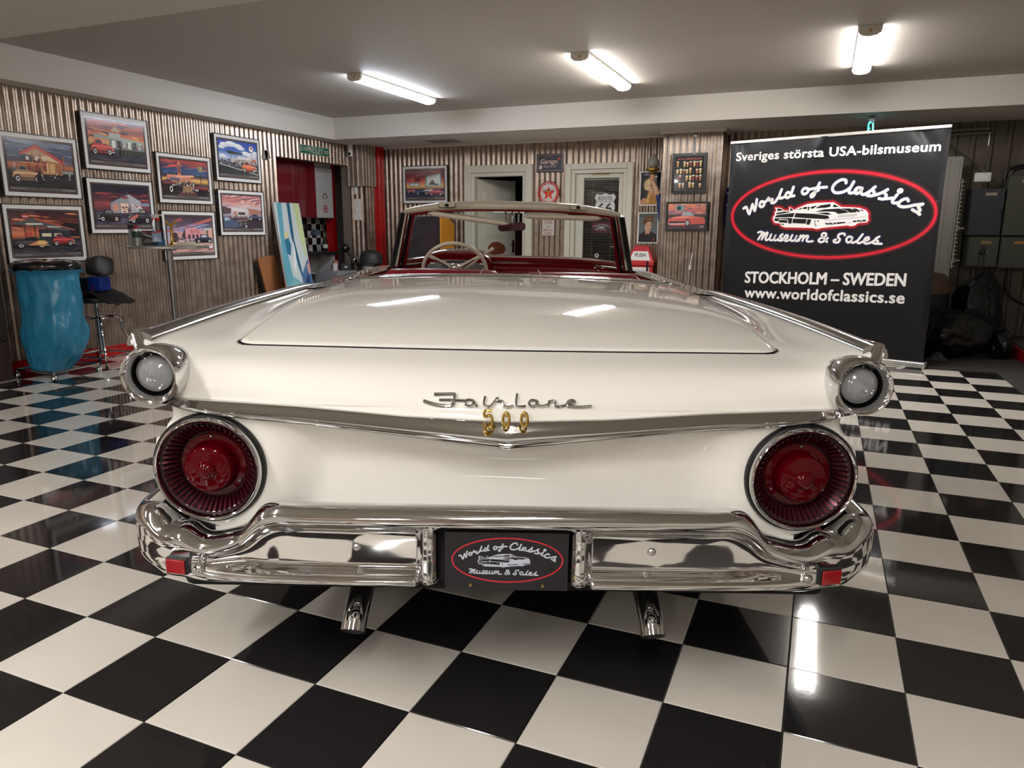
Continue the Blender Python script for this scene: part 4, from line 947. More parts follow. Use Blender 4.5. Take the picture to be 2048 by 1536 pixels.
def logo(ik, cx, cz, k, white=(228, 224, 220), red=(214, 24, 46), bg=(13, 13, 16), glow=True, thick=1.0):
    S = lambda p: (cx + p[0] * k, cz + p[1] * k)
    el = [S((.957 * math.cos(2 * PI * q / 72), .408 * math.sin(2 * PI * q / 72))) for q in range(72)]
    g = lambda f: tuple(bg[i] + (red[i] - bg[i]) * f for i in range(3))
    if glow: ik.band(el, [-.034 * k, -.016 * k, -.010 * k, 0, .010 * k, .016 * k, .034 * k], None, True, [g(0), g(.35), g(.92), g(1.0), g(.92), g(.35), g(0)])
    else: ik.band(el, .024 * k, red, True)
    sil = [S(C2(*p)) for p in SIL]; c0 = S(C2(1020, 320))
    if glow: ik.band(sil, [0, .012 * k, .03 * k], None, True, [(196, 18, 40), (150, 14, 32), g(0)])
    if glow:
        for st in SCRIPT_A + SCRIPT_B: ik.k += -.9 if st is not SCRIPT_A[0] else 0; ik.stroke([S(L2(*p)) for p in st], .046 * k, (17, 24, 66), 4)
    # silhouette as triangles through ear clipping by the mesh tessellator
    from mathutils.geometry import tessellate_polygon
    tri = tessellate_polygon([[Vector((p[0], p[1], 0)) for p in sil]])
    ik.mesh_in(sil, [tuple(t) for t in tri], white)
    ik.k += 1
    for b in BLK:
        q = [S(C2(*p)) for p in b]; ik.mesh_in(q, [tuple(t) for t in tessellate_polygon([[Vector((p[0], p[1], 0)) for p in q]])], bg, False)
    for (u, v, r) in ((1240, 328, 34), (1308, 326, 32), (1698, 280, 34), (1774, 270, 34)): ik.ell(*S(C2(u, v)), r * .1172 / .21 * .00099 * k, r * .1172 / .21 * .00099 * k, white, 12)
    if k > .5:
        ik.k += 1
        for q in range(24):
            u = 1352 + q * 13; v = 312 - q * 1.2; ik.band([S(C2(u, v - 24)), S(C2(u, v + 24))], .0022 * k, (60, 58, 60)); ik.k -= .9
        for q in range(40):
            u = 1126 + q * 17; v = 388 - q * 1.75; ik.band([S(C2(u, v - 14)), S(C2(u, v + 14))], .0020 * k, (60, 58, 60)); ik.k -= .9
        ik.k += 1
    for u, v, a, b in ((1232, 440, 38, 24), (1308, 434, 34, 20), (1690, 386, 36, 20), (1782, 380, 44, 22)):
        ik.ell(*S(C2(u, v)), a * .000552 * k, b * .000552 * k, white, 14); ik.ell(*S(C2(u, v)), a * .000552 * k * .78, b * .000552 * k * .72, bg, 14)
    ik.poly([S(C2(*p)) for p in ((1478, 376), (1592, 370), (1594, 412), (1482, 424))], white)
    for st in SCRIPT_A: ik.stroke([S(L2(*p)) for p in st], .0270 * k * thick, white, 5); ik.k -= .9
    ik.k += 1
    for st in SCRIPT_B: ik.stroke([S(L2(*p)) for p in st], .0205 * k * thick, white, 5); ik.k -= .9
    ik.ell(*S(L2(1662, 252)), .028 * k, .026 * k, white, 16); ik.k += 1
# licence plate print
ik = Ink(); ik.eps = .00008; logo(ik, .002, .004, .142, (196, 200, 214), (206, 40, 54), (30, 29, 33), glow=False)
ik.build('plate_print', VINYL_PRINT, plate, loc=(0, -.0004, 0))

# ================================================================== roll-up banner
ban = thing('rollup_banner', 'tall black roll-up banner with red oval neon logo', 'banner', (.231, 6.44, 0), math.atan2(-.64, 1.919))
BWd, BH = 2.015, 2.15
def bwarp(p):
    x, z = p[0], p[2]
    t = sstep(1.84, 2.12, z)
    y = .004 * math.sin(x * 11 + 1.0) * t
    y += t * .016 * math.exp(-((x - 1.78 - (2.12 - z) * .6) / .05) ** 2) - t * .012 * math.exp(-((x - .95 + (2.12 - z) * .4) / .06) ** 2) + t * .014 * math.exp(-((x - .12 - (2.1 - z) * .2) / .045) ** 2)
    y += .022 * sstep(1.955, 2.02, x) * math.sin(z * 3.2) + .016 * sstep(.05, 0, x) * math.sin(z * 4.1)
    return (x, y + p[1], z)
mb = MB(); mb.grid([[bwarp((BWd * i / 96, 0, .05 + (BH - .07) * j / 96)) for i in range(97)] for j in range(97)])
mb.build('fabric', M('banner_black', (13, 13, 16), .38, var=.1, scale=3, spec=.35), ban, ang=80)
MB().box(-.005, BWd + .005, -.012, .016, BH - .028, BH).build('top_rail', M('rail_aluminium', (206, 204, 198), .3, .7), ban, smooth=False, bevel=.004)
MB().box(-.03, BWd + .03, -.05, .06, .004, .058).build('base_cassette', MATS['rail_aluminium'], ban, smooth=False, bevel=.01)
for x in (.15, BWd - .15): MB().box(x - .025, x + .025, -.17, .17, 0, .006).build('foot', MATS['rail_aluminium'], ban, smooth=False, bevel=.002)
MB().cyl((BWd / 2, .035, .05), (BWd / 2, .035, BH - .01), .011, 8).build('support_pole', MATS['rail_aluminium'], ban)
ik = Ink(); ik.eps = .00012; ik.k = 14
WH = (228, 224, 220)
ink_text(ik, 'Sveriges största USA-bilsmuseum', .065, 1.952, .118, WH, .028, width=1.885, spacing=1.05, fn=lambda p: (p[0], p[1] - p[0] * .009))
ink_text(ik, 'STOCKHOLM – SWEDEN', .255, .702, .165, WH, .028, width=1.54, fn=lambda p: (p[0], p[1] + p[0] * .030))
ink_text(ik, 'www.worldofclassics.se', .262, .548, .152, WH, .028, width=1.54, spacing=1.05, fn=lambda p: (p[0], p[1] + p[0] * .026))
logo(ik, 1.02, 1.395, 1.0, WH)
ik.build('banner_print', VINYL_PRINT, ban, warp=bwarp)
# ================================================================== ceiling battens
DIFF = M('lamp_diffuser', (253, 250, 247), .4, emit=LAMP, var=0)
DIFFC = M('lamp_diffuser_cool', (232, 240, 255), .4, emit=LAMP * .95, var=0)
def batten(x, y0, label, cool=False, rz=0.0):
    b = thing('ceiling_lamp', label, 'lamp', (x, y0 + .73, ZC), rz, 'batten lights on the ceiling')
    MB().box(-.075, .075, -.73, .73, -.02, 0).build('base', WHITE_PL, b, smooth=False, bevel=.003)
    prof = [(-.070, -.020), (-.072, -.030), (-.066, -.046), (-.045, -.060), (0, -.066), (.045, -.060), (.066, -.046), (.072, -.030), (.070, -.020)]
    mb = MB(); mb.ring_loft([[(p[0], y, p[1]) for p in prof] for y in (-.705, .705)])
    mb.build('diffuser', DIFFC if cool else DIFF, b, ang=50)
    cp = [(-.077, 0), (-.077, -.032), (-.070, -.050), (-.047, -.065), (0, -.071), (.047, -.065), (.070, -.050), (.077, -.032), (.077, 0)]
    for y0_, y1_ in ((-.735, -.705), (.705, .735)):
        MB().prism(cp, y0_, y1_).build('end_cap', M('lamp_end_cap', (214, 208, 196), .4), b, smooth=False, bevel=.003)
    MB().lathe([(.0005, -.738), (.008, -.738), (.010, -.735)], 12, at=(0, 0, -.034), axis='y').build('plug', M('amber_plug', (196, 140, 60), .4), b)
    return b
batten(-2.99, 4.36, 'cool white batten lamp on ceiling, leftmost', True)
batten(-.77, 4.34, 'warm white batten lamp in the middle of the ceiling')
batten(1.385, 4.34, 'warm white batten lamp above the banner, rightmost')
for k, x in enumerate((-2.99, -.77, 1.385)): batten(x, -3.0, ('batten lamp behind the beam, left', 'batten lamp behind the beam, middle', 'batten lamp behind the beam, right')[k])
for k, x in enumerate((-2.99, -.77, 1.385)): batten(x, -6.0, ('batten lamp by the garage door, left', 'batten lamp by the garage door, middle', 'batten lamp by the garage door, right')[k])

# ================================================================== framed prints
FRAME_BLK = M('frame_black', (20, 18, 18), .3, var=.05)
MATBOARD = M('mat_board', (236, 233, 227), .5, var=.02)
def framed(name, label, cat, loc, rz, w_, h_, art, rail=.008, dep=.03, mat=.045, border=True, group=None, board=MATBOARD, railmat=None):
    t = thing(name, label, cat, loc, rz, group)
    rm = railmat or FRAME_BLK
    for x0, x1, z0, z1 in ((0, w_, 0, rail), (0, w_, h_ - rail, h_), (0, rail, rail, h_ - rail), (w_ - rail, w_, rail, h_ - rail)):
        MB().box(x0, x1, -dep, 0, z0, z1).build('frame_rail', rm, t, smooth=False, bevel=.0015)
    MB().box(rail, w_ - rail, -dep * .75, -.002, rail, h_ - rail).build('mat_board', board, t, smooth=False)
    ik = Ink(); m_ = rail + mat
    W, H = w_ - 2 * m_, h_ - 2 * m_
    if border:
        ik.rect(m_ - .012, m_ - .012, w_ - m_ + .012, h_ - m_ + .012, (42, 34, 36)); ik.rect(m_ - .004, m_ - .004, w_ - m_ + .004, h_ - m_ + .004, (120, 98, 96)); ik.rect(m_, m_, w_ - m_, h_ - m_, (50, 36, 38))
        m2 = m_ + .008; ik.rect(m2, m2, w_ - m2, m2 + .022, (122, 112, 106))
        for q in range(26): 
            x = w_ / 2 - .16 + q * .0125; ik.rect(x, m2 + .007, x + random.uniform(.006, .011), m2 + .016, (30, 26, 26)); ik.k -= .9
        ik.k += 1
        ox, oz, W, H = m2, m2 + .022, w_ - 2 * m2, h_ - 2 * m2 - .022
    else: ox, oz = m_, m_
    class A:                               # painter in 0..1 picture coordinates, clipped to the sheet
        def P(s, pts): return [(ox + max(0, min(1, p[0])) * W, oz + max(0, min(1, p[1])) * H) for p in pts]
        def poly(s, pts, c):
            from mathutils.geometry import tessellate_polygon
            q = s.P(pts); ik.mesh_in(q, [tuple(x) for x in tessellate_polygon([[Vector((p[0], p[1], 0)) for p in q]])], c)
        def rect(s, x0, z0, x1, z1, c): s.poly([(x0, z0), (x1, z0), (x1, z1), (x0, z1)], c)
        def sky(s, z0, z1, bands): ik.grad(ox, oz + z0 * H, ox + W, oz + z1 * H, bands)
        def ell(s, cx, cz, rx, rz, c, n=14): s.poly([(cx + rx * math.cos(2 * PI * k / n), cz + rz * math.sin(2 * PI * k / n)) for k in range(n)], c)
        def line(s, pts, wd, c): ik.band(s.P(pts), wd * H, c)
        def text(s, txt, x, z, size, c, bold=.01, width=None, shear=0, rot=0): ink_text(ik, txt, ox + x * W, oz + z * H, size * H, c, bold, shear, None if width is None else width * W, rot=rot)
        def clouds(s, z0, z1, cols, n=26, seed=1, slope=.1, th=.03):
            rd = random.Random(seed)
            for q in range(n):
                x, z, l = rd.uniform(-.1, 1), rd.uniform(z0, z1), rd.uniform(.1, .4); c = rd.choice(cols); h = rd.uniform(.3, 1) * th
                pts = [(x, z), (x + l * .3, z + h * .6 + l * .3 * slope), (x + l * .7, z + h * .5 + l * .7 * slope), (x + l, z + l * slope), (x + l * .6, z - h * .4 + l * .6 * slope), (x + l * .2, z - h * .3 + l * .2 * slope)]
                s.poly([(min(1, max(0, p[0])), min(z1, max(z0, p[1]))) for p in pts], c); ik.k -= .9
            ik.k += 1
        def crowd(s, x0, x1, z0, z1, cols, n=30, seed=2, sz=.03):
            rd = random.Random(seed)
            for q in range(n):
                x, z = rd.uniform(x0, x1), rd.uniform(z0, z1); a, b = rd.uniform(.4, 1.2) * sz, rd.uniform(.6, 1.6) * sz
                s.rect(x, z, x + a, min(z1, z + b), rd.choice(cols)); ik.k -= .9
            ik.k += 1
        def car(s, x, z, w, h, c, d=1, glass=(60, 70, 84), roof=None, kind=0):
            X = lambda u: x + w * (u if d > 0 else 1 - u)
            dk = tuple(v * .55 for v in c); lt = tuple(min(255, v * 1.35 + 12) for v in c)
            s.poly([(X(-.02), z + .0), (X(1.02), z + .0), (X(1.0), z + h * .12), (X(0), z + h * .12)], (14, 12, 14))
            if kind == 0: body = [(0, .2), (.02, .5), (.14, .58), (.28, .62), (.36, .92), (.5, 1), (.66, .95), (.76, .66), (.94, .58), (1, .42), (.99, .2), (.9, .12), (.1, .12)]
            else: body = [(0, .25), (.04, .6), (.16, .72), (.24, .98), (.36, 1.02), (.46, .98), (.54, .72), (.78, .66), (.86, .58), (.98, .5), (1, .2), (.9, .1), (.1, .1)]
            s.poly([(X(u), z + h * v) for u, v in body], c)
            s.poly([(X(u), z + h * v) for u, v in ((.02, .5), (.14, .57), (.5, .6), (.94, .57), (.99, .45), (.5, .5), (.1, .46))], lt)
            s.poly([(X(u), z + h * v) for u, v in ((.02, .28), (.98, .28), (.95, .14), (.05, .14))], dk)
            g = ((.33, .66), (.39, .88), (.5, .93), (.63, .89), (.70, .66)) if kind == 0 else ((.22, .74), (.27, .93), (.36, .96), (.44, .92), (.50, .74))
            s.poly([(X(u), z + h * v) for u, v in g], glass)
            for u in (.2, .8) if kind == 0 else (.17, .80):
                s.ell(X(u), z + h * .18, .11 * w * (1 if kind == 0 else .95), h * .26, (16, 14, 16)); s.ell(X(u), z + h * .18, .07 * w, h * .165, (204, 200, 196)); s.ell(X(u), z + h * .18, .04 * w, h * .09, (90, 86, 86))
            s.ell(X(.97), z + h * .42, .022 * w, h * .07, (236, 230, 210), 8)
            s.rect(min(X(.86), X(1.02)), z + h * .16, max(X(.86), X(1.02)), z + h * .23, (190, 188, 186))
    art(A())
    ik.wash = .22
    ik.build('print', PRINT, t, loc=(0, -dep * .76, 0))
    return t
def art_a(a):   # peaked canopy station, tan coupe
    a.sky(.0, 1, [(0, (40, 38, 46)), (.36, (84, 60, 60)), (.48, (206, 112, 60)), (.56, (96, 84, 98)), (.8, (84, 96, 124)), (1, (112, 128, 160))])
    a.clouds(.55, 1, [(62, 66, 84), (74, 82, 104), (126, 138, 164)], 26, 3, -.08, .06)
    a.poly([(0, 0), (1, 0), (1, .36), (0, .36)], (46, 44, 50)); a.clouds(0, .3, [(58, 56, 62), (36, 34, 40)], 20, 4, -.1, .04)
    a.rect(.5, .3, .82, .62, (188, 128, 70)); a.rect(.52, .34, .6, .55, (238, 190, 120)); a.rect(.62, .34, .7, .55, (226, 170, 100)); a.rect(.72, .34, .8, .55, (170, 104, 60))
    a.poly([(.2, .74), (.44, .93), (.62, .80), (.60, .70), (.44, .66)], (196, 150, 110)); a.poly([(.40, .66), (.6, .72), (.86, .56), (.62, .60)], (232, 196, 140))
    a.poly([(.19, .74), (.44, .92), (.86, .60), (.86, .52), (.44, .84), (.19, .68)], (206, 74, 64)); a.poly([(.19, .75), (.44, .95), (.86, .62), (.86, .60), (.44, .925), (.19, .735)], (120, 40, 44))
    for x in (.36, .48, .84): a.rect(x, .34, x + .018, .74, (176, 104, 66))
    for x in (.27, .40, .52): a.rect(x, .36, x + .05, .60, (150, 62, 50)); a.ell(x + .025, .63, .028, .045, (226, 206, 190))
    a.car(.04, .12, .46, .34, (186, 132, 84), 1, kind=1); a.ell(.44, .2, .05, .12, (40, 40, 46)); a.crowd(.6, .92, .2, .34, [(30, 28, 32), (180, 176, 172), (90, 70, 60)], 30, 5, .025); a.rect(.8, .34, .98, .40, (150, 150, 152))
    a.clouds(.47, .54, [(236, 120, 60), (250, 170, 80)], 8, 9, 0, .02)
def art_b(a):   # red pickup, flying sign station
    a.sky(0, 1, [(0, (44, 42, 54)), (.3, (74, 70, 82)), (.46, (226, 160, 90)), (.62, (232, 124, 62)), (.78, (150, 84, 76)), (1, (196, 92, 58))])
    a.clouds(.5, 1, [(228, 100, 50), (250, 170, 90), (110, 62, 72), (86, 66, 86), (214, 86, 52)], 40, 7, -.12, .06)
    a.poly([(0, .36), (.12, .46), (.2, .4), (.3, .44), (.3, .3), (0, .3)], (34, 30, 34)); a.rect(0, 0, 1, .33, (66, 62, 76)); a.clouds(0, .3, [(86, 82, 98), (48, 44, 56)], 24, 8, -.05, .05)
    a.poly([(.08, .56), (.5, .54), (.5, .6), (.12, .66)], (150, 160, 150)); a.rect(.36, .33, .98, .58, (126, 134, 132)); a.poly([(.34, .58), (.98, .50), (.98, .56), (.7, .62), (.34, .64)], (164, 176, 166)); a.rect(.36, .62, .56, .72, (176, 186, 180))
    for k in range(6): a.rect(.4 + k * .095, .36, .46 + k * .095, .54, ((226, 226, 210), (60, 60, 66), (190, 190, 180))[k % 3])
    a.poly([(.38, .78), (.45, .84), (.47, .90), (.50, .84), (.58, .80), (.5, .76)], (196, 180, 120)); a.rect(.455, .70, .48, .80, (150, 140, 110))
    a.crowd(.42, .95, .33, .5, [(210, 200, 190), (150, 60, 50), (60, 60, 70)], 26, 6, .022)
    a.ell(.78, .24, .2, .09, (58, 66, 56)); a.clouds(.16, .32, [(78, 90, 70), (44, 50, 46)], 14, 12, 0, .03) if 0 else a.crowd(.62, .95, .18, .3, [(78, 92, 70), (40, 46, 42), (110, 112, 86)], 40, 13, .02)
    a.car(.02, .16, .40, .36, (206, 52, 46), 1, kind=1); a.rect(.53, .16, .56, .34, (70, 62, 62)); a.ell(.545, .37, .018, .03, (40, 32, 32))
def art_c(a):   # white corner station, red night sky
    a.sky(0, 1, [(0, (52, 50, 62)), (.3, (62, 56, 68)), (.5, (150, 60, 66)), (.66, (96, 50, 62)), (.85, (44, 38, 56)), (1, (36, 34, 52))])
    a.clouds(.5, .82, [(176, 54, 60), (120, 44, 58), (206, 80, 72), (70, 44, 60)], 40, 15, -.05, .05); a.rect(.75, .5, 1, .58, (124, 150, 172))
    a.rect(0, 0, 1, .34, (66, 64, 80)); a.clouds(0, .32, [(92, 90, 112), (46, 44, 58)], 24, 16, .15, .05)
    a.poly([(.28, .30), (.28, .58), (.62, .80), (.62, .32)], (150, 152, 160)); a.poly([(.62, .32), (.62, .80), (.84, .62), (.84, .34)], (176, 176, 182)); a.poly([(.26, .58), (.6, .86), (.62, .80), (.28, .56)], (70, 66, 76))
    a.rect(.32, .36, .42, .54, (226, 140, 110)); a.rect(.46, .32, .6, .56, (244, 196, 160)); a.rect(.5, .68, .6, .74, (150, 60, 60)); a.crowd(.46, .64, .26, .48, [(120, 50, 50), (230, 200, 180), (60, 40, 44)], 40, 17, .025); a.crowd(.62, .84, .38, .54, [(190, 40, 46), (220, 214, 210)], 26, 18, .03)
    a.car(.04, .10, .40, .30, (40, 40, 46), -1, (120, 120, 130)); a.car(.58, .06, .42, .36, (56, 54, 60), -1, (150, 140, 136), kind=1); a.poly([(.60, .18), (.76, .30), (.74, .20), (.64, .14)], (222, 96, 60))
def art_d(a):   # flamed lead sled and red coupe under a canopy
    a.sky(0, 1, [(0, (44, 42, 46)), (.3, (60, 52, 54)), (.46, (236, 120, 40)), (.6, (176, 74, 40)), (.8, (90, 40, 38)), (1, (66, 38, 44))])
    a.clouds(.55, .98, [(206, 84, 40), (120, 46, 36), (240, 130, 60), (66, 34, 38)], 46, 21, -.1, .06)
    a.poly([(.6, .62), (.8, .74), (1, .72), (1, .4), (.6, .4)], (38, 32, 38)); a.rect(0, 0, 1, .36, (62, 60, 64)); a.clouds(0, .34, [(80, 78, 84), (44, 42, 46)], 20, 22, -.03, .05)
    a.rect(.38, .34, .86, .58, (52, 56, 66)); a.poly([(.04, .72), (.34, .86), (.94, .56), (.80, .54), (.34, .64), (.04, .70)], (86, 92, 90)); a.poly([(.34, .86), (.94, .57), (.94, .55), (.34, .80)], (190, 70, 48)); a.poly([(.2, .72), (.44, .72), (.46, .69), (.22, .68)], (238, 232, 210)); a.poly([(.5, .66), (.72, .64), (.72, .62), (.5, .63)], (220, 220, 206))
    for x in (.18, .32, .5): a.rect(x, .36, x + .012, .66, (50, 46, 50))
    a.rect(.42, .4, .56, .48, (232, 214, 170)); a.rect(.6, .4, .72, .48, (206, 190, 150)); a.ell(.21, .88, .065, .075, (150, 24, 28)); a.ell(.21, .88, .05, .055, (190, 60, 56)); a.rect(.17, .87, .25, .89, (230, 220, 210)); a.ell(.2, .46, .03, .05, (190, 40, 40)); a.ell(.26, .46, .03, .05, (200, 60, 56))
    a.car(.0, .14, .50, .26, (62, 56, 64), 1, (30, 30, 36)); a.poly([(.2, .20), (.34, .30), (.48, .28), (.46, .18)], (232, 130, 30)); a.poly([(.32, .22), (.36, .31), (.46, .30), (.46, .22)], (246, 190, 60)); a.car(.56, .18, .34, .28, (190, 36, 40), 1, kind=1)
def art_e(a):   # tower drive-in reflected on wet road
    a.sky(0, 1, [(0, (34, 30, 36)), (.34, (60, 40, 44)), (.44, (246, 176, 40)), (.54, (60, 48, 60)), (.7, (50, 84, 130)), (.84, (60, 66, 96)), (1, (196, 70, 52))])
    a.clouds(.72, 1, [(214, 76, 54), (176, 56, 52), (120, 56, 66)], 26, 31, .25, .06); a.clouds(.58, .8, [(60, 110, 170), (46, 70, 110), (36, 44, 66)], 22, 32, .2, .05); a.clouds(.40, .48, [(250, 200, 60), (250, 140, 40)], 12, 33, 0, .02)
    a.rect(.1, .40, .6, .56, (206, 118, 84)); a.rect(.1, .50, .42, .58, (226, 126, 92)); a.poly([(.28, .56), (.66, .60), (.70, .55), (.3, .50)], (246, 160, 110)); a.rect(.34, .58, .40, .88, (226, 110, 70)); a.poly([(.33, .88), (.37, .98), (.41, .88)], (230, 120, 80)); a.rect(.355, .64, .385, .86, (70, 50, 54)); a.rect(.16, .42, .36, .50, (84, 92, 120))
    a.rect(.83, .38, .845, .7, (60, 50, 56)); a.ell(.84, .80, .06, .08, (196, 170, 70)); a.ell(.84, .80, .045, .06, (50, 44, 50)); a.rect(.82, .76, .86, .84, (206, 180, 80))
    a.poly([(.3, .0), (.75, .0), (.66, .30), (.4, .30)], (90, 56, 56))
    for k in range(9): a.rect(.42 + k * .03, .08 + .02 * (k % 3), .43 + k * .03, .28, (250, 190, 110))
    a.crowd(.3, .66, .26, .42, [(220, 210, 200), (40, 36, 40), (150, 110, 90), (90, 90, 100)], 60, 34, .03); a.car(-.12, .26, .42, .18, (112, 36, 40), 1); a.car(.62, .14, .5, .22, (120, 34, 40), -1); a.ell(.16, .18, .035, .085, (222, 216, 210)); a.ell(.16, .18, .02, .05, (40, 36, 40)); a.poly([(.18, .10), (.4, .12), (.42, .24), (.26, .26)], (36, 28, 32))
def art_f(a):   # plane over station, blue sky, orange coupe
    a.sky(0, 1, [(0, (48, 50, 54)), (.36, (96, 100, 108)), (.46, (170, 196, 222)), (.7, (60, 108, 196)), (1, (28, 70, 176))])
    for x, z, r in ((.16, .86, .12), (.32, .9, .15), (.5, .86, .12), (.58, .8, .1), (.7, .66, .12), (.85, .62, .15), (.95, .7, .1), (.08, .78, .08), (.1, .52, .1)): a.ell(x, z, r, r * .55, (206, 210, 220)); a.ell(x - .02, z + .03, r * .7, r * .36, (236, 238, 242))
    a.poly([(.16, .68), (.3, .70), (.56, .66), (.6, .68), (.62, .63), (.4, .60), (.26, .61)], (60, 66, 62)); a.rect(.28, .61, .5, .63, (90, 96, 90)); a.rect(.30, .42, .315, .62, (120, 118, 120)); a.rect(.42, .42, .435, .62, (120, 118, 120))
    a.rect(.3, .36, 1, .48, (196, 186, 176)); a.poly([(.42, .50), (.96, .48), (1, .54), (.5, .56)], (222, 216, 206)); a.rect(.84, .4, .96, .52, (206, 120, 96)); a.crowd(.0, .95, .26, .46, [(60, 70, 96), (206, 200, 196), (150, 146, 150), (110, 66, 60), (40, 44, 54)], 110, 41, .03)
    a.rect(0, 0, 1, .24, (54, 56, 58)); a.poly([(.0, .30), (1, .06), (1, .03), (0, .27)], (176, 172, 168)); a.rect(.83, .5, .845, .72, (150, 150, 150)); a.ell(.84, .82, .075, .11, (90, 90, 100)); a.ell(.84, .82, .06, .09, (224, 222, 222)); a.poly([(.80, .84), (.86, .90), (.88, .80)], (176, 60, 56)); a.car(.56, .10, .40, .32, (232, 92, 34), 1, kind=1)
def art_g(a):   # desert trading post, pink sky
    a.sky(0, 1, [(0, (40, 36, 44)), (.34, (120, 90, 90)), (.48, (170, 190, 214)), (.66, (206, 170, 170)), (.84, (206, 120, 100)), (1, (150, 92, 106))])
    a.clouds(.6, 1, [(226, 150, 130), (196, 104, 92), (120, 84, 104), (236, 190, 170)], 44, 51, .28, .06); a.poly([(.5, .56), (.66, .62), (.8, .60), (1, .56), (1, .42), (.5, .42)], (176, 112, 90)); a.poly([(0, .66), (.2, .60), (.3, .46), (0, .42)], (84, 60, 62))
    a.rect(.2, .36, .66, .56, (196, 182, 178)); a.poly([(.2, .56), (.24, .62), (.64, .58), (.66, .54)], (214, 204, 200)); a.ell(.3, .46, .04, .055, (206, 92, 76)); a.rect(.38, .42, .56, .49, (60, 50, 54)); a.crowd(.14, .72, .28, .42, [(60, 52, 56), (206, 196, 190), (150, 70, 60), (96, 100, 120)], 70, 52, .025)
    a.rect(0, 0, 1, .30, (58, 48, 56)); a.poly([(0, .18), (1, .34), (1, .31), (0, .16)], (176, 120, 110)); a.car(.62, .26, .4, .18, (64, 70, 92), -1); a.poly([(0, .02), (.0, .34), (.12, .36), (.2, .26), (.34, .22), (.38, .04)], (60, 84, 116)); a.poly([(.02, .22), (.02, .33), (.11, .34), (.17, .26)], (150, 166, 184)); a.crowd(.36, .6, .04, .22, [(40, 36, 40), (150, 146, 150), (90, 84, 90)], 26, 53, .035); a.ell(.56, .06, .05, .08, (40, 38, 42)); a.ell(.56, .06, .03, .05, (150, 150, 156))
def art_h(a):   # pink cafe
    a.sky(0, 1, [(0, (190, 140, 124)), (.2, (206, 156, 140)), (.4, (190, 176, 190)), (.58, (140, 156, 200)), (.74, (96, 76, 96)), (1, (70, 50, 62))])
    a.poly([(0, .62), (.4, .74), (1, .98), (1, .90), (.4, .66), (0, .56)], (196, 92, 80)); a.poly([(.1, .86), (.3, .96), (.36, .9), (.2, .84)], (170, 64, 62)); a.clouds(.6, .8, [(110, 130, 190), (150, 160, 204)], 16, 61, .3, .04); a.poly([(.78, .6), (1, .7), (1, .4), (.8, .4)], (226, 160, 120))
    a.rect(.08, .36, .42, .58, (206, 140, 136)); a.ell(.16, .46, .06, .1, (66, 44, 50)); a.rect(.10, .3, .22, .44, (80, 56, 60)); a.poly([(.28, .36), (.36, .64), (.42, .64), (.42, .36)], (52, 44, 50)); a.poly([(.38, .36), (.38, .66), (.62, .70), (.66, .64), (.76, .66), (.80, .36)], (226, 140, 140)); a.text('EATS', .5, .54, .12, (190, 70, 80), .02, .2)
    for k in range(4): a.rect(.44 + k * .09, .38, .49 + k * .09, .50, (70, 60, 80))
    a.rect(.86, .3, .9, .74, (90, 100, 100)); a.rect(.80, .62, .96, .68, (190, 190, 186)); a.rect(0, 0, 1, .30, (206, 150, 136)); a.crowd(.1, .6, .22, .42, [(52, 44, 50), (210, 196, 190), (110, 90, 100), (160, 120, 110)], 60, 62, .03); a.car(.58, .26, .42, .24, (40, 44, 66), 1, (196, 196, 200)); a.clouds(.0, .2, [(176, 124, 110), (150, 104, 96), (226, 180, 160)], 24, 63, .05, .04); a.poly([(.3, .14), (.5, .2), (.48, .16)], (70, 50, 50)); a.ell(.93, .1, .06, .06, (150, 60, 56)); a.ell(.93, .13, .05, .04, (220, 214, 208))
LWX = XL + .012
for (art, y0, z0, w_, h_, lab) in (
    (art_a, 2.345, 1.497, .712, .530, 'framed poster of a peaked red canopy gas station with tan hot rod'),
    (art_b, 3.118, 1.776, .732, .510, 'framed poster of a red pickup at a pale gas station, topmost in its column'),
    (art_c, 3.103, 1.186, .738, .514, 'framed poster of a white corner garage under dark red sky'),
    (art_d, 2.305, .940, .735, .500, 'framed poster of a flamed car and red coupe above the blue bag'),
    (art_e, 3.910, 1.494, .736, .508, 'framed poster of a lit tower diner above a wet road'),
    (art_f, 4.715, 1.764, .730, .513, 'framed poster of an orange hot rod under a bright blue sky'),
    (art_g, 4.713, 1.158, .744, .516, 'framed poster of a desert store under pink clouds'),
    (art_h, 3.912, .904, .738, .518, 'framed poster of a pink cafe behind the standing table')):
    framed('framed_poster', lab, 'poster', (LWX, y0, z0), PI / 2, w_, h_, art, group='framed car posters on the left wall')
def art_p(a):
    a.sky(0, 1, [(0, (54, 44, 60)), (.3, (90, 60, 74)), (.42, (240, 176, 70)), (.58, (214, 84, 60)), (.8, (120, 40, 56)), (1, (86, 30, 46))])
    a.clouds(.5, .95, [(206, 70, 56), (96, 34, 48), (150, 44, 52)], 26, 71, .05, .05); a.rect(.08, .42, .36, .54, (120, 150, 146)); a.rect(.11, .44, .33, .5, (214, 216, 206)); a.crowd(.22, .36, .54, .72, [(60, 30, 36), (90, 44, 44)], 18, 72, .05)
    a.poly([(.5, .40), (.54, .76), (.92, .86), (.94, .40)], (120, 170, 164)); a.poly([(.54, .43), (.57, .72), (.89, .80), (.91, .43)], (206, 216, 206)); a.poly([(.6, .46), (.7, .66), (.78, .5), (.86, .5), (.86, .44)], (110, 90, 90)); a.text('Drive', .62, .66, .1, (200, 70, 76), .01, .2, .3, .2)
    a.rect(0, 0, 1, .28, (60, 56, 78)); a.car(.02, .18, .22, .16, (200, 66, 74), 1); a.car(.24, .12, .36, .20, (66, 76, 110), 1); a.car(.46, .2, .3, .14, (206, 200, 190), 1); a.car(.6, .08, .4, .26, (190, 50, 92), 1)
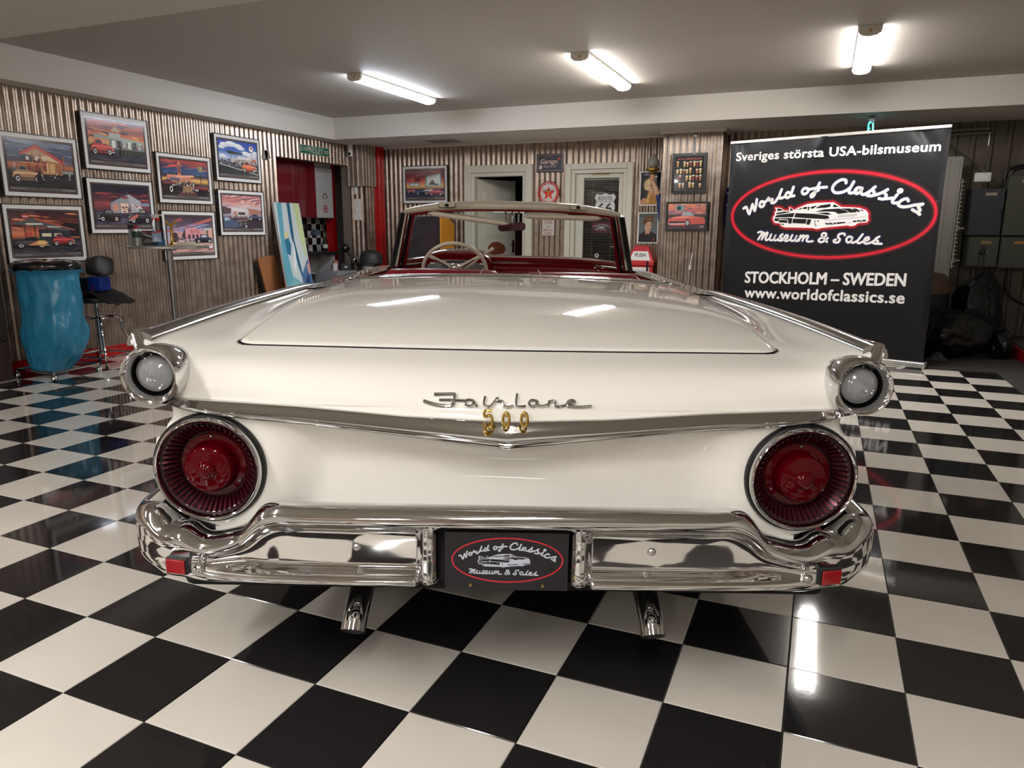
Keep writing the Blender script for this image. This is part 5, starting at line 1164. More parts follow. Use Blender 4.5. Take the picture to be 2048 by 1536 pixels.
framed('framed_poster', 'framed drive-in theatre poster on back wall beside the red column', 'poster', (-4.543, YB - .012, 1.602), 0, .740, .530, art_p)
def art_beer(a):
    a.rect(0, 0, 1, 1, (20, 19, 18)); a.text('CHEERS!', .08, .90, .075, (196, 90, 60), .02, .84)
    rd = random.Random(5)
    for r in range(4):
        for c in range(8):
            if rd.random() < .1: continue
            x, z = .05 + c * .115 + rd.uniform(-.01, .01), .70 - r * .205; h = rd.uniform(.10, .16); col = rd.choice([(214, 160, 60), (226, 180, 90), (196, 110, 60), (150, 44, 40), (206, 140, 70)])
            a.poly([(x + .015, z), (x + .065, z), (x + .08, z + h), (x, z + h)], col); a.rect(x, z + h - .02, x + .08, z + h + .012, (236, 222, 190)); a.rect(x + .03, z - .04, x + .05, z, (96, 90, 84))
framed('framed_poster', 'black framed poster of rows of beer glasses on the pillar', 'poster', (-.545, 7.337, 1.672), 0, .408, .462, art_beer, rail=.035, dep=.02, mat=.0, border=False, board=FRAME_BLK)
def art_red(a):
    a.sky(.45, 1, [(0, (70, 80, 110)), (.5, (196, 90, 70)), (1, (226, 130, 70))]); a.clouds(.6, 1, [(60, 90, 150), (206, 80, 66), (240, 170, 90), (46, 70, 120)], 30, 81, .08, .06); a.rect(.2, .72, .42, .94, (110, 150, 160)); a.rect(.24, .76, .34, .90, (36, 36, 44)); a.rect(0, 0, 1, .2, (70, 46, 60)); a.rect(0, .2, 1, .56, (44, 48, 52))
    a.poly([(.0, .22), (.02, .42), (.2, .50), (.5, .54), (.96, .46), (1, .30), (.98, .2), (.6, .18), (.5, .12), (.1, .14)], (204, 64, 52)); a.poly([(.36, .52), (.42, .68), (.6, .68), (.7, .52)], (150, 160, 170)); a.poly([(.05, .42), (.4, .50), (.95, .45), (.5, .45)], (240, 140, 110)); a.poly([(.03, .30), (.45, .30), (.45, .24), (.05, .22)], (30, 28, 32)); a.poly([(.02, .21), (.5, .22), (.5, .19), (.04, .17)], (196, 190, 186)); a.ell(.53, .24, .07, .15, (30, 28, 30)); a.ell(.53, .24, .045, .1, (160, 160, 160)); a.text('55', .86, .06, .1, (190, 190, 190), .01, .1)
framed('framed_poster', 'black framed picture of a red vintage car low on the pillar', 'poster', (-.592, 7.337, 1.232), 0, .500, .345, art_red, rail=.026, dep=.02, mat=.0, border=False, board=FRAME_BLK)
# postage-stamp style portraits beside the statue (generic figures)
def stamp(label, x0, z0, w_, h_, art):
    t = thing('stamp_sign', label, 'sign', (x0, YB - .012, z0)); P = []
    n = 12; m = 16
    for q in range(n): P += [(w_ * q / n, 0), (w_ * (q + .5) / n, .006)]
    for q in range(m): P += [(w_, h_ * q / m), (w_ - .006, h_ * (q + .5) / m)]
    for q in range(n): P += [(w_ * (1 - q / n), h_), (w_ * (1 - (q + .5) / n), h_ - .006)]
    for q in range(m): P += [(0, h_ * (1 - q / m)), (.006, h_ * (1 - (q + .5) / m))]
    MB().prism(P, -.006, 0).build('plate', MATBOARD, t, smooth=False)
    ik = Ink()
    class A:
        def poly(s, pts, c):
            from mathutils.geometry import tessellate_polygon
            q = [(.016 + p[0] * (w_ - .032), .016 + p[1] * (h_ - .032)) for p in pts]; ik.mesh_in(q, [tuple(x) for x in tessellate_polygon([[Vector((p[0], p[1], 0)) for p in q]])], c)
        def ell(s, cx, cz, rx, rz, c): s.poly([(cx + rx * math.cos(2 * PI * k / 16), cz + rz * math.sin(2 * PI * k / 16)) for k in range(16)], c)
    art(A()); ik.build('print', PRINT, t, loc=(0, -.0063, 0))
def art_s1(a):
    a.poly([(0, 0), (1, 0), (1, 1), (0, 1)], (28, 30, 40)); a.poly([(.05, .93), (.3, .97), (.5, .93), (.3, .91)], (150, 150, 156)); a.ell(.46, .62, .3, .2, (206, 176, 120)); a.ell(.3, .55, .12, .1, (214, 188, 136)); a.poly([(.3, .0), (.34, .3), (.44, .44), (.9, .36), (1, .2), (1, 0)], (176, 124, 50)); a.poly([(.0, .12), (.2, .22), (.5, .1), (.4, .02), (0, .0)], (206, 150, 104)); a.ell(.54, .56, .15, .15, (222, 176, 138)); a.poly([(.46, .42), (.62, .42), (.66, .34), (.44, .34)], (206, 150, 110)); a.ell(.52, .70, .2, .09, (226, 200, 150)); a.ell(.56, .49, .045, .018, (170, 40, 40)); a.ell(.48, .60, .03, .012, (50, 34, 30)); a.ell(.62, .60, .03, .012, (50, 34, 30)); a.poly([(.3, .1), (.44, .36), (.5, .34), (.4, .06)], (222, 184, 100))
def art_s2(a):
    a.poly([(0, 0), (1, 0), (1, 1), (0, 1)], (104, 112, 116)); a.poly([(0, .86), (1, .86), (1, 1), (0, 1)], (86, 96, 92)); a.poly([(0, 0), (.04, .26), (.3, .38), (.7, .36), (.96, .28), (1, 0)], (46, 46, 50)); a.poly([(.36, .28), (.34, .48), (.6, .42), (.6, .3)], (196, 148, 116)); a.ell(.5, .56, .18, .19, (214, 170, 138)); a.poly([(.28, .58), (.22, .76), (.4, .92), (.66, .94), (.82, .82), (.78, .66), (.7, .74), (.44, .70), (.36, .60)], (104, 76, 52)); a.poly([(.4, .78), (.6, .86), (.74, .8), (.6, .78)], (146, 112, 76)); a.ell(.48, .58, .035, .014, (50, 38, 32)); a.ell(.62, .58, .03, .014, (50, 38, 32)); a.ell(.57, .46, .05, .014, (150, 90, 78)); a.poly([(.76, .06), (.84, .16), (.86, .06)], (150, 60, 40))
stamp('stamp shaped sign of a blonde woman in gold dress behind the torch', -1.036, 1.545, .285, .430, art_s1)
stamp('stamp shaped sign of a man in dark sweater below the other stamp', -1.042, 1.070, .275, .395, art_s2)
# small signs on the back wall
ik = Ink(); ik.rect(.016, .016, .366, .220, (150, 118, 110)); ik.rect(.024, .024, .358, .212, (46, 46, 56)); ink_text(ik, 'Garage', .055, .110, .085, (206, 170, 150), .02, .25, .24); ink_text(ik, 'Hot Rod', .11, .180, .035, (120, 110, 120), 0, .2, .14); ink_text(ik, 'Stop & Go', .10, .060, .05, (170, 156, 150), .01, .2, .18); ik.poly([(.034, .05), (.066, .036), (.082, .08), (.050, .096)], (214, 206, 190)); ik.rect(.30, .155, .338, .185, (196, 84, 60))
t = thing('garage_sign', 'dark framed Garage sign between the two doors', 'sign', (-2.452, YB - .012, 1.995)); MB().box(0, .382, -.012, 0, 0, .236).build('plate', FRAME_BLK, t, smooth=False, bevel=.003); ik.build('print', MATTE_PRINT, t, loc=(0, -.0123, 0))
ik = Ink(); R_ = .152; ik.ell(0, 0, R_, R_, (96, 24, 28), 40); ik.ell(0, 0, R_ * .965, R_ * .965, (176, 34, 40), 40); ik.ell(0, 0, R_ * .75, R_ * .75, (206, 200, 194), 40)
ik.poly([(0, 0)] * 0 + [(R_ * .64 * (1 if k % 2 == 0 else .40) * math.sin(PI * k / 5), -.012 + R_ * .64 * (1 if k % 2 == 0 else .40) * math.cos(PI * k / 5)) for k in range(10)], (206, 24, 28)) if 0 else None
for k in range(5):
    p = lambda r, q: (r * math.sin(PI * q / 5), -.010 + r * math.cos(PI * q / 5))
    ik.poly([p(0, 0), p(R_ * .27, 2 * k - 1), p(R_ * .68, 2 * k), p(R_ * .27, 2 * k + 1)], (206, 26, 30)); ik.k -= .9
ik.k += 1; ink_text(ik, 'TEXACO', 0, .020, .042, (30, 26, 28), .02, width=.165, align='CENTER'); ik.rect(-.03, .012, .03, .020, (206, 170, 60)); ik.rect(-.006, -.055, .006, .016, (206, 170, 60)); ink_text(ik, 'REG T.M.', 0, -.095, .014, (60, 56, 56), 0, align='CENTER')
for txt, a0, fl in (('TEXAS COMPANY, U.S.A.', 2.55, 1), ('PETROLEUM PRODUCTS', 3.72, -1)):
    for q, ch in enumerate(txt):
        if ch == ' ': continue
        an = a0 - q * .098 if fl > 0 else a0 + q * .105
        ink_text(ik, ch, R_ * (.80 if fl > 0 else .91) * math.cos(an), R_ * (.80 if fl > 0 else .91) * math.sin(an), .024, (226, 210, 204), .01, align='CENTER', rot=an - PI / 2 if fl > 0 else an + PI / 2); ik.k -= .9
t = thing('round_sign', 'round red and white TEXACO star sign', 'sign', (-2.279, YB - .012, 1.727)); MB().lathe([(R_, 0), (R_ + .002, -.003), (R_ + .001, -.006)], 40, axis='y').build('plate', M('enamel_red', (150, 24, 30), .3), t); ik.build('print', PRINT, t, loc=(0, -.0063, 0))
ik = Ink(); ik.rect(.006, .006, .167, .297, (176, 60, 60)); ik.rect(.010, .010, .163, .293, (206, 196, 188))
for q, (tx_, sz) in enumerate((("DON'T", .05), ('EVEN', .05), ('THINK', .062), ('OF', .045), ('SMOKING', .042), ('HERE', .045))): ink_text(ik, tx_, .0865, .240 - q * .044 - (.006 if q > 2 else 0), sz, (150, 40, 46), .008, align='CENTER', width=None if tx_ not in ('SMOKING', 'THINK') else .135)
t = thing('smoking_sign', "white and red DON'T EVEN THINK OF SMOKING HERE sign", 'sign', (-2.363, YB - .012, 1.162)); MB().box(0, .173, -.006, 0, 0, .303).build('plate', MATBOARD, t, smooth=False); ik.build('print', MATTE_PRINT, t, loc=(0, -.0063, 0))
ik = Ink(); ik.rect(.0, .0, .63, .112, (196, 200, 192)); ik.rect(.006, .006, .624, .106, (14, 96, 66)); ink_text(ik, 'ELVIS', .016, .035, .075, (214, 216, 208), .004, width=.125); ink_text(ik, 'PRESLEY', .155, .022, .108, (214, 216, 208), .006, width=.335); ink_text(ik, 'BLVD', .51, .030, .068, (214, 216, 208), .004, width=.095)
t = thing('street_sign', 'green street sign above the kitchen nook', 'sign', (LWX, 6.207, 2.198), PI / 2); MB().box(0, .63, -.004, 0, 0, .112).build('plate', MATBOARD, t, smooth=False); ik.build('print', MATTE_PRINT, t, loc=(0, -.0043, 0))
# signs on the blind door
t = thing('door_sign', 'small NO TOOLS LOANED sign above the door window', 'sign', (-1.69, YB + .043, 1.94)); MB().box(0, .24, -.004, 0, 0, .055).build('plate', M('aged_tin', (186, 170, 130), .5, var=.2), t, smooth=False); ik = Ink(); ink_text(ik, 'NO TOOLS LOANED', .006, .012, .048, (50, 40, 34), .015, width=.228); ik.build('print', MATTE_PRINT, t, loc=(0, -.0043, 0))
sh = [(0, .02), (.03, 0), (.10, .03), (.17, .05), (.24, .03), (.31, 0)] 
SHD = [(.16, 0), (.21, .02), (.27, .045), (.305, .10), (.30, .16), (.285, .20), (.315, .255), (.285, .305), (.225, .290), (.16, .315), (.095, .290), (.035, .305), (.005, .255), (.035, .20), (.02, .16), (.015, .10), (.05, .045), (.11, .02)]
t = thing('route_sign', 'white and black ROUTE 66 shield on the door blind', 'sign', (-1.665, YB + .052, 1.41)); MB().prism(SHD, -.004, 0).build('plate', M('shield_black', (40, 38, 40), .4), t, smooth=False)
ik = Ink()
from mathutils.geometry import tessellate_polygon
q_ = [(.16 + (p[0] - .16) * .94, .16 + (p[1] - .16) * .94) for p in SHD]; ik.mesh_in(q_, [tuple(x) for x in tessellate_polygon([[Vector((p[0], p[1], 0)) for p in q_]])], (206, 204, 200)); ik.rect(.03, .196, .29, .202, (50, 48, 50)); ink_text(ik, 'ROUTE', .16, .215, .068, (60, 58, 60), .015, width=.19, align='CENTER'); ink_text(ik, '66', .16, .045, .19, (50, 48, 50), .02, width=.19, align='CENTER'); ik.build('print', MATTE_PRINT, t, loc=(0, -.0043, 0))
t = thing('logo_sign', 'small oval museum logo sign low on the door blind', 'sign', (-1.55, YB + .052, 1.275)); MB().box(-.135, .135, -.004, 0, -.085, .085).build('plate', M('sign_maroon', (52, 26, 34), .35), t, smooth=False); ik = Ink(); logo(ik, 0, 0, .132, (206, 200, 200), (190, 40, 56), (52, 26, 34), glow=False, thick=.8); ik.build('print', MATTE_PRINT, t, loc=(0, -.0043, 0))
t = thing('round_sticker', 'tiny round emblem at the bottom of the door glass', 'sticker', (-1.60, YB + .054, .90)); MB().lathe([(.028, 0), (.030, -.003), (.024, -.004)], 20, axis='y').build('ring', M('sticker_pale', (190, 186, 180), .4), t); MB().prism([(-.016, .014), (.016, .014), (0, -.018)], -.006, -.004).build('mark', DARK, t, smooth=False)
# ================================================================== left side things
def at_z(o): return o
# blue rubbish bag on a wheeled chrome stand
tr_ = thing('bag_stand', 'chrome wheeled bag stand holding the blue bag', 'trolley', (-4.76, 2.38, 0))
W4 = [(-.195, -.235), (.228, -.21), (.192, .23), (-.235, .22)]
base = MB().tube([(p[0], p[1], .075) for p in W4], .009, 8, True).build('base_frame', CHROME, tr_)
for p in W4:
    cst = MB().cyl((p[0], p[1], .05), (p[0], p[1], .08), .007, 8).build('caster', CHROME, tr_)
    MB().ball((p[0], p[1], .0265), .0265).build('caster_ball', CHROME, cst)
up = MB(); up.tube(catmull([(-.205, -.03, .075), (-.30, -.03, .50), (-.345, -.03, .88), (-.335, -.03, .925), (-.28, -.03, .935), (-.18, -.03, .925)], 4), .011, 8); up.build('upright', CHROME, tr_)
MB().cyl((-.19, .0, .08), (-.275, -.02, .42), .006, 6).build('brace', CHROME, tr_)
MB().tube([(.27 * math.cos(2 * PI * k / 36), .20 * math.sin(2 * PI * k / 36), .915) for k in range(36)], .012, 8, True).build('hoop', BLACK_PLASTIC, tr_)
MB().box(-.30, -.22, -.05, .0, .875, .925).build('clamp', BLACK_PLASTIC, tr_, smooth=False, bevel=.006)
FILM = M('black_film', (16, 16, 17), .12, coat=.5, var=.2, bump=.5, bscale=14)
rings = []
for q, (r, z) in enumerate(((.285, .900), (.295, .925), (.288, .955), (.262, .972), (.14, .980), (.01, .982))):
    rings.append([((r + .006 * math.sin(k * 1.7 + q)) * math.cos(2 * PI * k / 48), (r * .78 + .005 * math.sin(k * 2.3)) * math.sin(2 * PI * k / 48), z + .006 * math.sin(k * .9 + q)) for k in range(48)])
MB().ring_loft(rings).build('lid', FILM, tr_, ang=70)
bag = MB(); rings = []
SECT = [(.02, .13, .10, -.10), (.05, .155, .12, -.09), (.12, .185, .14, -.06), (.2, .215, .16, -.03), (.3, .25, .17, -.005), (.42, .262, .18, .01), (.55, .245, .17, .015), (.68, .230, .165, .02), (.80, .225, .17, .015), (.87, .24, .18, .01), (.895, .285, .215, 0), (.905, .290, .22, 0)]
for z, rx, ry, ox in [tuple(interp([s[0] for s in SECT], [s[q] for s in SECT], .02 + .885 * i / 60) for q in range(4)) for i in range(61)]:
    ring = []
    for k in range(96):
        a = 2 * PI * k / 96; n_ = noise.noise(Vector((math.cos(a) * 2.2, math.sin(a) * 2.2, z * 3.0))) * .05 + noise.noise(Vector((math.cos(a) * 4, math.sin(a) * 4, z * 8 + 9))) * .03 + (1 - 2 * abs(noise.noise(Vector((math.cos(a) * 3, math.sin(a) * 3, z * 5 + 4))))) * .02
        n_ += -.012 * abs(math.sin(a * 3 + z * 6 + 2 * noise.noise(Vector((a, z * 4, 3))))) ** 6
        e = sstep(.91, .80, z) * sstep(-.02, .1, z)
        sq = 1 / max(abs(math.cos(a)), abs(math.sin(a))) ** .35
        ring.append((ox + rx * math.cos(a) * sq * (1 + n_ * e * 2.2), ry * math.sin(a) * sq * (1 + n_ * e * 2.2), z))
    rings.append(ring)
bag.ring_loft(rings, True, True, False)
bo = tag(bag.build('rubbish_bag', M('blue_plastic', (46, 132, 168), .32, coat=.25, var=.08, scale=5, bump=.25, bscale=9), ang=80), 'blue plastic rubbish bag with black lid in the chrome stand', 'bag'); bo.location = (-4.76, 2.38, .0)
# stool with foam mats, and the battery charger on it
st = thing('swivel_stool', 'chrome footed swivel stool draped with black foam mats', 'stool', (-4.85, 2.87, 0))
MB().lathe([(.02, .10), (.02, .52), (.016, .60)], 14).build('column', CHROME, st)
MB().lathe([(.02, .425), (.085, .432), (.088, .442), (.03, .458)], 24).build('hub', CHROME, st)
for k, (dx, dy) in enumerate(((.246, -.157), (.157, .246), (-.246, .157), (-.157, -.246))):
    L_ = MB().tube(catmull([(dx * .15, dy * .15, .44), (dx * .45, dy * .45, .445), (dx * .62, dy * .62, .40), (dx * .66, dy * .66, .32), (dx * .95, dy * .95, .14), (dx, dy, .03)], 5), .010, 8).build('leg', CHROME, st)
    MB().lathe([(.014, 0), (.014, .02), (.010, .03)], 10, at=(dx, dy, 0)).build('foot', BLACK_RUBBER, L_)
MB().tube([(dx * .93, dy * .93, .10) for dx, dy in ((.246, -.157), (.157, .246), (-.246, .157), (-.157, -.246))], .009, 8, True).build('foot_ring', CHROME, st)
MB().lathe([(.18, .585), (.20, .60), (.20, .63), (.17, .65)], 28).build('seat', BLACK_PLASTIC, st)
FOAM = M('black_foam', (30, 28, 28), .7, var=.15, scale=60)
for q, (rz_, off, ln) in enumerate(((.45, 0, .50), (.25, .014, .46))):
    rows = []
    for i in range(25):
        t = -1 + 2 * i / 24; x = t * ln / 2; dr = -.10 * max(0, abs(t) - .45) ** 1.4 * 2.2 + .015 * math.cos(t * 5)
        rows.append([(.03 + x * math.cos(rz_) - w * math.sin(rz_) * 1, x * math.sin(rz_) + w * math.cos(rz_), .665 + off + dr + .01 * math.sin(w * 20 + t * 3)) for w in (-.17, -.08, 0, .08, .17)])
    MB().grid(rows).build('foam_mat', FOAM, st, ang=60, solid=.012)
bk = MB(); rings = []
for k in range(9):
    t = k / 8; z = .80 + .19 * t; ww = .12 * math.sqrt(max(.05, 1 - (2 * t - 1) ** 6)); rings.append([(x * ww, .17 + .03 * t + y, z) for x, y in ((-1, 0), (-.6, -.022), (0, -.028), (.6, -.022), (1, 0), (.6, .02), (0, .025), (-.6, .02))])
bk.ring_loft(rings).build('backrest', BLACK_PLASTIC, st, rot=(0, 0, .6))
MB().tube(catmull([(0, .12, .60), (0, .21, .62), (0, .215, .80)], 4), .010, 8).build('back_bracket', CHROME, st, rot=(0, 0, .6))
ch = thing('battery_charger', 'black and blue boxed battery charger on the stool', 'charger', (-4.88, 2.80, .694), .35)
MB().box(-.20, .08, -.08, .08, 0, .115).build('case', BLACK_PLASTIC, ch, smooth=False, bevel=.006)
MB().box(.08, .19, -.082, .082, -.002, .120).build('blue_panel', M('blue_panel', (18, 52, 150), .35), ch, smooth=False, bevel=.004)
MB().tube(catmull([(-.05, -.05, .115), (-.05, -.05, .145), (.10, -.05, .145), (.10, -.05, .118)], 3), .003, 6).build('carry_wire', BLACK_PLASTIC, ch)
ik = Ink()
for q in range(7): ik.rect(-.18, .022 + q * .011, -.18 + random.uniform(.08, .2), .027 + q * .011, (70, 70, 74)); ik.k -= .9
ik.build('label_print', MATTE_PRINT, ch, loc=(0, -.0805, 0))
MB().tube(catmull([(.05, -.07, .12), (.12, -.10, .05), (.02, -.13, -.03), (-.10, -.13, -.02), (-.12, -.10, -.25), (-.02, -.13, -.45), (-.10, -.10, -.52)], 6), .003, 6).build('lead', BLACK_RUBBER, ch)
MB().tube(catmull([(.06, -.07, .10), (.14, -.095, .02), (.03, -.14, -.04), (-.12, -.14, -.02)], 6), .0025, 6).build('red_lead', RED_GLOSS, ch)
# standing table
TZ = 1.085; TXc, TYc = -4.37, 3.30
tb = thing('standing_table', 'round steel standing table with bottles on it', 'table', (TXc, TYc, 0))
MB().lathe([(.335, TZ - .024), (.348, TZ - .020), (.348, TZ - .004), (.344, TZ)], 48).build('tabletop', M('table_top_steel', (190, 188, 182), .3, .8), tb)
MB().lathe([(.028, .03), (.028, TZ - .03)], 20).build('column', STEEL, tb); MB().lathe([(.06, TZ - .045), (.09, TZ - .024)], 20).build('top_flange', STEEL, tb); MB().lathe([(.24, 0), (.24, .012), (.05, .035), (.03, .04)], 36).build('base', STEEL, tb)
def on_table(f, s, name, label, cat): return thing(name, label, cat, (TXc + f * .925 * .345 + s * .38 * .3, TYc + f * .38 * .345 - s * .925 * .3, TZ), .4)
b_ = on_table(-.93, .1, 'product_box', 'tall grey and black carton at the left end of the standing table', 'box'); MB().box(-.014, .014, -.02, .02, 0, .145).build('carton', M('carton_grey', (140, 140, 140), .5), b_, smooth=False); MB().box(-.016, .016, -.022, .022, .145, .185).build('lid', BLACK_PLASTIC, b_, smooth=False)
b_ = on_table(-.77, .15, 'polish_can', 'green labelled polish can with red cap', 'can'); MB().lathe([(.036, 0), (.038, .004), (.038, .135), (.034, .150), (.014, .158)], 24, sx=1.05, sy=.7).build('body', M('can_silver', (170, 170, 168), .3, .7), b_); MB().lathe([(.0386, .07), (.0388, .07), (.0388, .128), (.0386, .128)], 24, sx=1.05, sy=.7, cap0=False, cap1=False).build('label', M('can_green', (30, 58, 44), .4, var=.2), b_); MB().lathe([(.015, .158), (.016, .16), (.016, .178), (.012, .182)], 14).build('cap', RED_GLOSS, b_)
b_ = on_table(-.47, .12, 'table_card', 'small black museum card standing on the table', 'card'); MB().box(-.062, .062, 0, .004, 0, .135).build('card', M('card_black', (34, 30, 32), .4), b_, smooth=False)
ik = Ink(); ink_text(ik, 'Classics', -.056, .098, .034, (206, 210, 226), .012, .25, .11, rot=-.3); ik.stroke([(-.058, .124), (0, .120), (.05, .094), (.06, .072)], .005, (196, 50, 50)); ik.poly([(-.058, .02), (-.03, .055), (.0, .062), (.04, .045), (.058, .03)], (110, 106, 104)); ik.build('print', MATTE_PRINT, b_, loc=(0, -.0004, 0))
b_ = on_table(-.12, .3, 'spray_bottle', 'clear spray bottle of blue cleaner with white trigger', 'bottle')
MB().lathe([(.050, 0), (.056, .005), (.057, .12), (.052, .145), (.026, .185), (.022, .215), (.018, .225)], 24, sy=.6).build('body', glass_mat('bottle_clear', (224, 232, 236)), b_); MB().lathe([(.048, .004), (.0535, .008), (.0545, .058), (.001, .058)], 24, sy=.58).build('fluid', M('blue_fluid', (20, 100, 150), .1, coat=.5), b_)
ik = Ink(); ik.rect(-.042, .035, .042, .125, (150, 176, 206)); ik.poly([(-.042, .115), (.04, .14), (.046, .12), (-.04, .108)], (196, 40, 44)); ik.poly([(-.04, .04), (-.01, .085), (.03, .04)], (214, 224, 234)); ik.build('label', MATTE_PRINT, b_, loc=(0, -.0350, 0))
MB().lathe([(.020, .222), (.021, .225), (.021, .245), (.018, .248)], 16).build('collar', RED_GLOSS, b_); MB().prism([(-.055, .262), (-.05, .278), (.045, .278), (.05, .266), (.012, .262), (.015, .246), (-.015, .246), (-.02, .255)], -.012, .012).build('trigger_head', WHITE_PL, b_, bevel=.003); MB().prism([(-.034, .258), (-.028, .258), (-.044, .215), (-.050, .218)], -.005, .005).build('trigger', RED_GLOSS, b_, smooth=False)
b_ = on_table(.19, .2, 'trophy', 'small gold winged trophy beside the spray bottle', 'trophy')
MB().box(-.028, .028, -.028, .028, 0, .012).build('base', GOLD, b_, smooth=False, bevel=.002); MB().lathe([(.024, .012), (.014, .03), (.017, .05), (.011, .07), (.016, .10), (.010, .13), (.014, .15)], 14).build('stem', GOLD, b_); MB().prism([(0, .13), (.012, .17), (.05, .205), (.042, .235), (.03, .215), (.012, .195), (0, .20), (-.012, .195), (-.03, .215), (-.042, .235), (-.05, .205), (-.012, .17)], -.005, .005).build('wings', GOLD, b_, smooth=False, bevel=.002)
b_ = on_table(.62, .25, 'cloth', 'crumpled pale cloth on the right of the table', 'cloth'); rows = [[(-.14 + .28 * i / 14, -.05 + .1 * j / 6, .002 + .030 * max(0, math.sin(PI * i / 14)) ** .6 * max(0, math.sin(PI * j / 6)) * (1 + .5 * noise.noise(Vector((i * .5, j * .6, 0))))) for i in range(15)] for j in range(7)]; MB().grid(rows).build('fabric', M('pale_cloth', (206, 196, 168), .8, var=.08), b_)
# dark wooden cabinet at the very left
c = thing('wood_cabinet', 'dark brown wooden cabinet at the left picture edge', 'cabinet', (-5.125, 1.60, 0))
DW = M('dark_wood', (52, 34, 27), .4, var=.35, scale=12, stretch=(1, 1, .1)); MB().box(0, .20, 0, .50, 0, 1.22).build('body', DW, c, smooth=False, bevel=.006); MB().box(.2, .215, .01, .49, .05, 1.19).build('door', DW, c, smooth=False, bevel=.004)
for z in (.35, .85): MB().ball((.228, .44, z), .016).build('knob', BLACK_PLASTIC, c)
# hanging price tags
c = thing('hanging_tags', 'two small grey tags hanging from a string on the wall', 'tag', (XL + .016, 5.55, 2.06))
for k, (dy, r_) in enumerate(((0, -.12), (.055, .2))): MB().box(-.002, .004, -.045 + dy, .04 + dy, 0, .105).build('tag', M('tag_grey', (150, 144, 132), .6), c, smooth=False, rot=(r_, 0, 0))
MB().tube([(0, .01, .10), (0, -.03, .33)], .0015, 5).build('string', WHITE_PL, c)
# leaning canvas
can = thing('canvas_painting', 'tall blue and white abstract canvas leaning by the nook', 'painting', (0, 0, 0))
Ro, Ru = Vector((-4.60, 5.27, .012)), Vector((-5.10, 5.60, 1.555)) - Vector((-4.60, 5.27, .012)); Rr = Vector((0.0, .485, .004)); Rn = Rr.cross(Ru).normalized()
MM = Matrix(((Rr.x, -Rn.x, Ru.x, Ro.x), (Rr.y, -Rn.y, Ru.y, Ro.y), (Rr.z, -Rn.z, Ru.z, Ro.z), (0, 0, 0, 1)))
MB().box(0, 1, -.001, .028, 0, 1).xf(MM).build('canvas', M('canvas_white', (206, 206, 196), .7), can, smooth=False)
ik = Ink(); ik.eps = .0003; ik.k = 5
def cpoly(pts, c): q = [(max(0, min(1, p[0])), max(0, min(1, p[1]))) for p in pts]; ik.mesh_in(q, [tuple(x) for x in tessellate_polygon([[Vector((p[0], p[1], 0)) for p in q]])], c)
cpoly([(0, 0), (1, 0), (1, 1), (0, 1)], (196, 204, 200)); cpoly([(0, .55), (.12, 1), (.3, 1), (.2, .7), (.3, .3), (0, .1)], (96, 160, 176)); cpoly([(.5, 1), (.62, 1), (.56, .7), (.66, .45), (.8, .3), (.72, .28), (.54, .5), (.46, .75)], (40, 96, 124)); cpoly([(.75, 1), (.95, 1), (1, .7), (.9, .55), (.8, .7)], (196, 206, 150)); cpoly([(0, .0), (.0, .32), (.3, .42), (.6, .36), (.7, .2), (.5, 0)], (120, 176, 176)); cpoly([(.18, .7), (.34, .74), (.40, .66), (.32, .58), (.2, .6)], (40, 110, 140)); cpoly([(.2, .76), (.36, .78), (.34, .72), (.24, .71)], (206, 200, 150)); cpoly([(.62, .42), (.95, .55), (1, .5), (1, .2), (.8, .15), (.6, .25)], (76, 110, 150)); cpoly([(.7, .36), (.9, .44), (.95, .3), (.8, .24)], (40, 60, 96)); cpoly([(.5, .12), (.7, .2), (.9, .14), (.8, .06), (.55, .04)], (206, 206, 130)); cpoly([(.58, .1), (.7, .15), (.82, .11), (.7, .07)], (110, 150, 176)); cpoly([(.86, .5), (1, .52), (1, .44), (.9, .42)], (190, 150, 150)); cpoly([(.35, .5), (.5, .7), (.52, .6), (.42, .44)], (230, 230, 226))
o = ik.build('paint', MATTE_PRINT, can, warp=lambda p: tuple(MM @ Vector((p[0], 0, p[2])) + Rn * (-p[1] + .0012) * 1.0))
b_ = thing('wood_board', 'brown wooden board leaning behind the canvas', 'board', (-4.98, 5.36, 0)); MB().box(0, .02, 0, .30, 0, .90).build('board', M('board_brown', (150, 96, 56), .5, var=.2, stretch=(1, 1, .1)), b_, smooth=False, rot=(.12, -.14, 0)); MB().box(-.02, .0, -.03, .30, 0, .86).build('backing', BLACK_PLASTIC, b_, smooth=False, rot=(.12, -.14, 0))
# things in front of the nook
c = thing('drawer_unit', 'small grey metal drawer unit before the nook', 'cabinet', (-5.10, 6.36, 0)); GM = M('grey_metal', (138, 140, 144), .4, .2); MB().box(0, .36, 0, .42, .02, .68).build('body', GM, c, smooth=False, bevel=.004)
for k in range(3): d = MB().box(.36, .372, .01, .41, .04 + k * .21, .24 + k * .21).build('drawer', GM, c, smooth=False, bevel=.003); MB().cyl((.376, .15, .20 + k * .21), (.376, .27, .20 + k * .21), .005, 6).build('pull', STEEL, d)
MB().box(.0, .36, -.006, 0, .03, .67).build('side_panel', GM, c, smooth=False)
c = thing('mug', 'white patterned mug on the grey drawer unit', 'mug', (-4.94, 6.58, .68)); MB().lathe([(.034, 0), (.038, .004), (.040, .095), (.036, .095), (.034, .01), (.001, .008)], 24, cap1=False).build('body', M('mug_white', (206, 200, 192), .3, var=.5, scale=60, dirt=(90, 70, 60)), c); MB().tube([(-.038 - .028 * math.sin(PI * k / 8), 0, .02 + .06 * k / 8) for k in range(9)], .005, 8).build('handle', BLACK_PLASTIC, c)
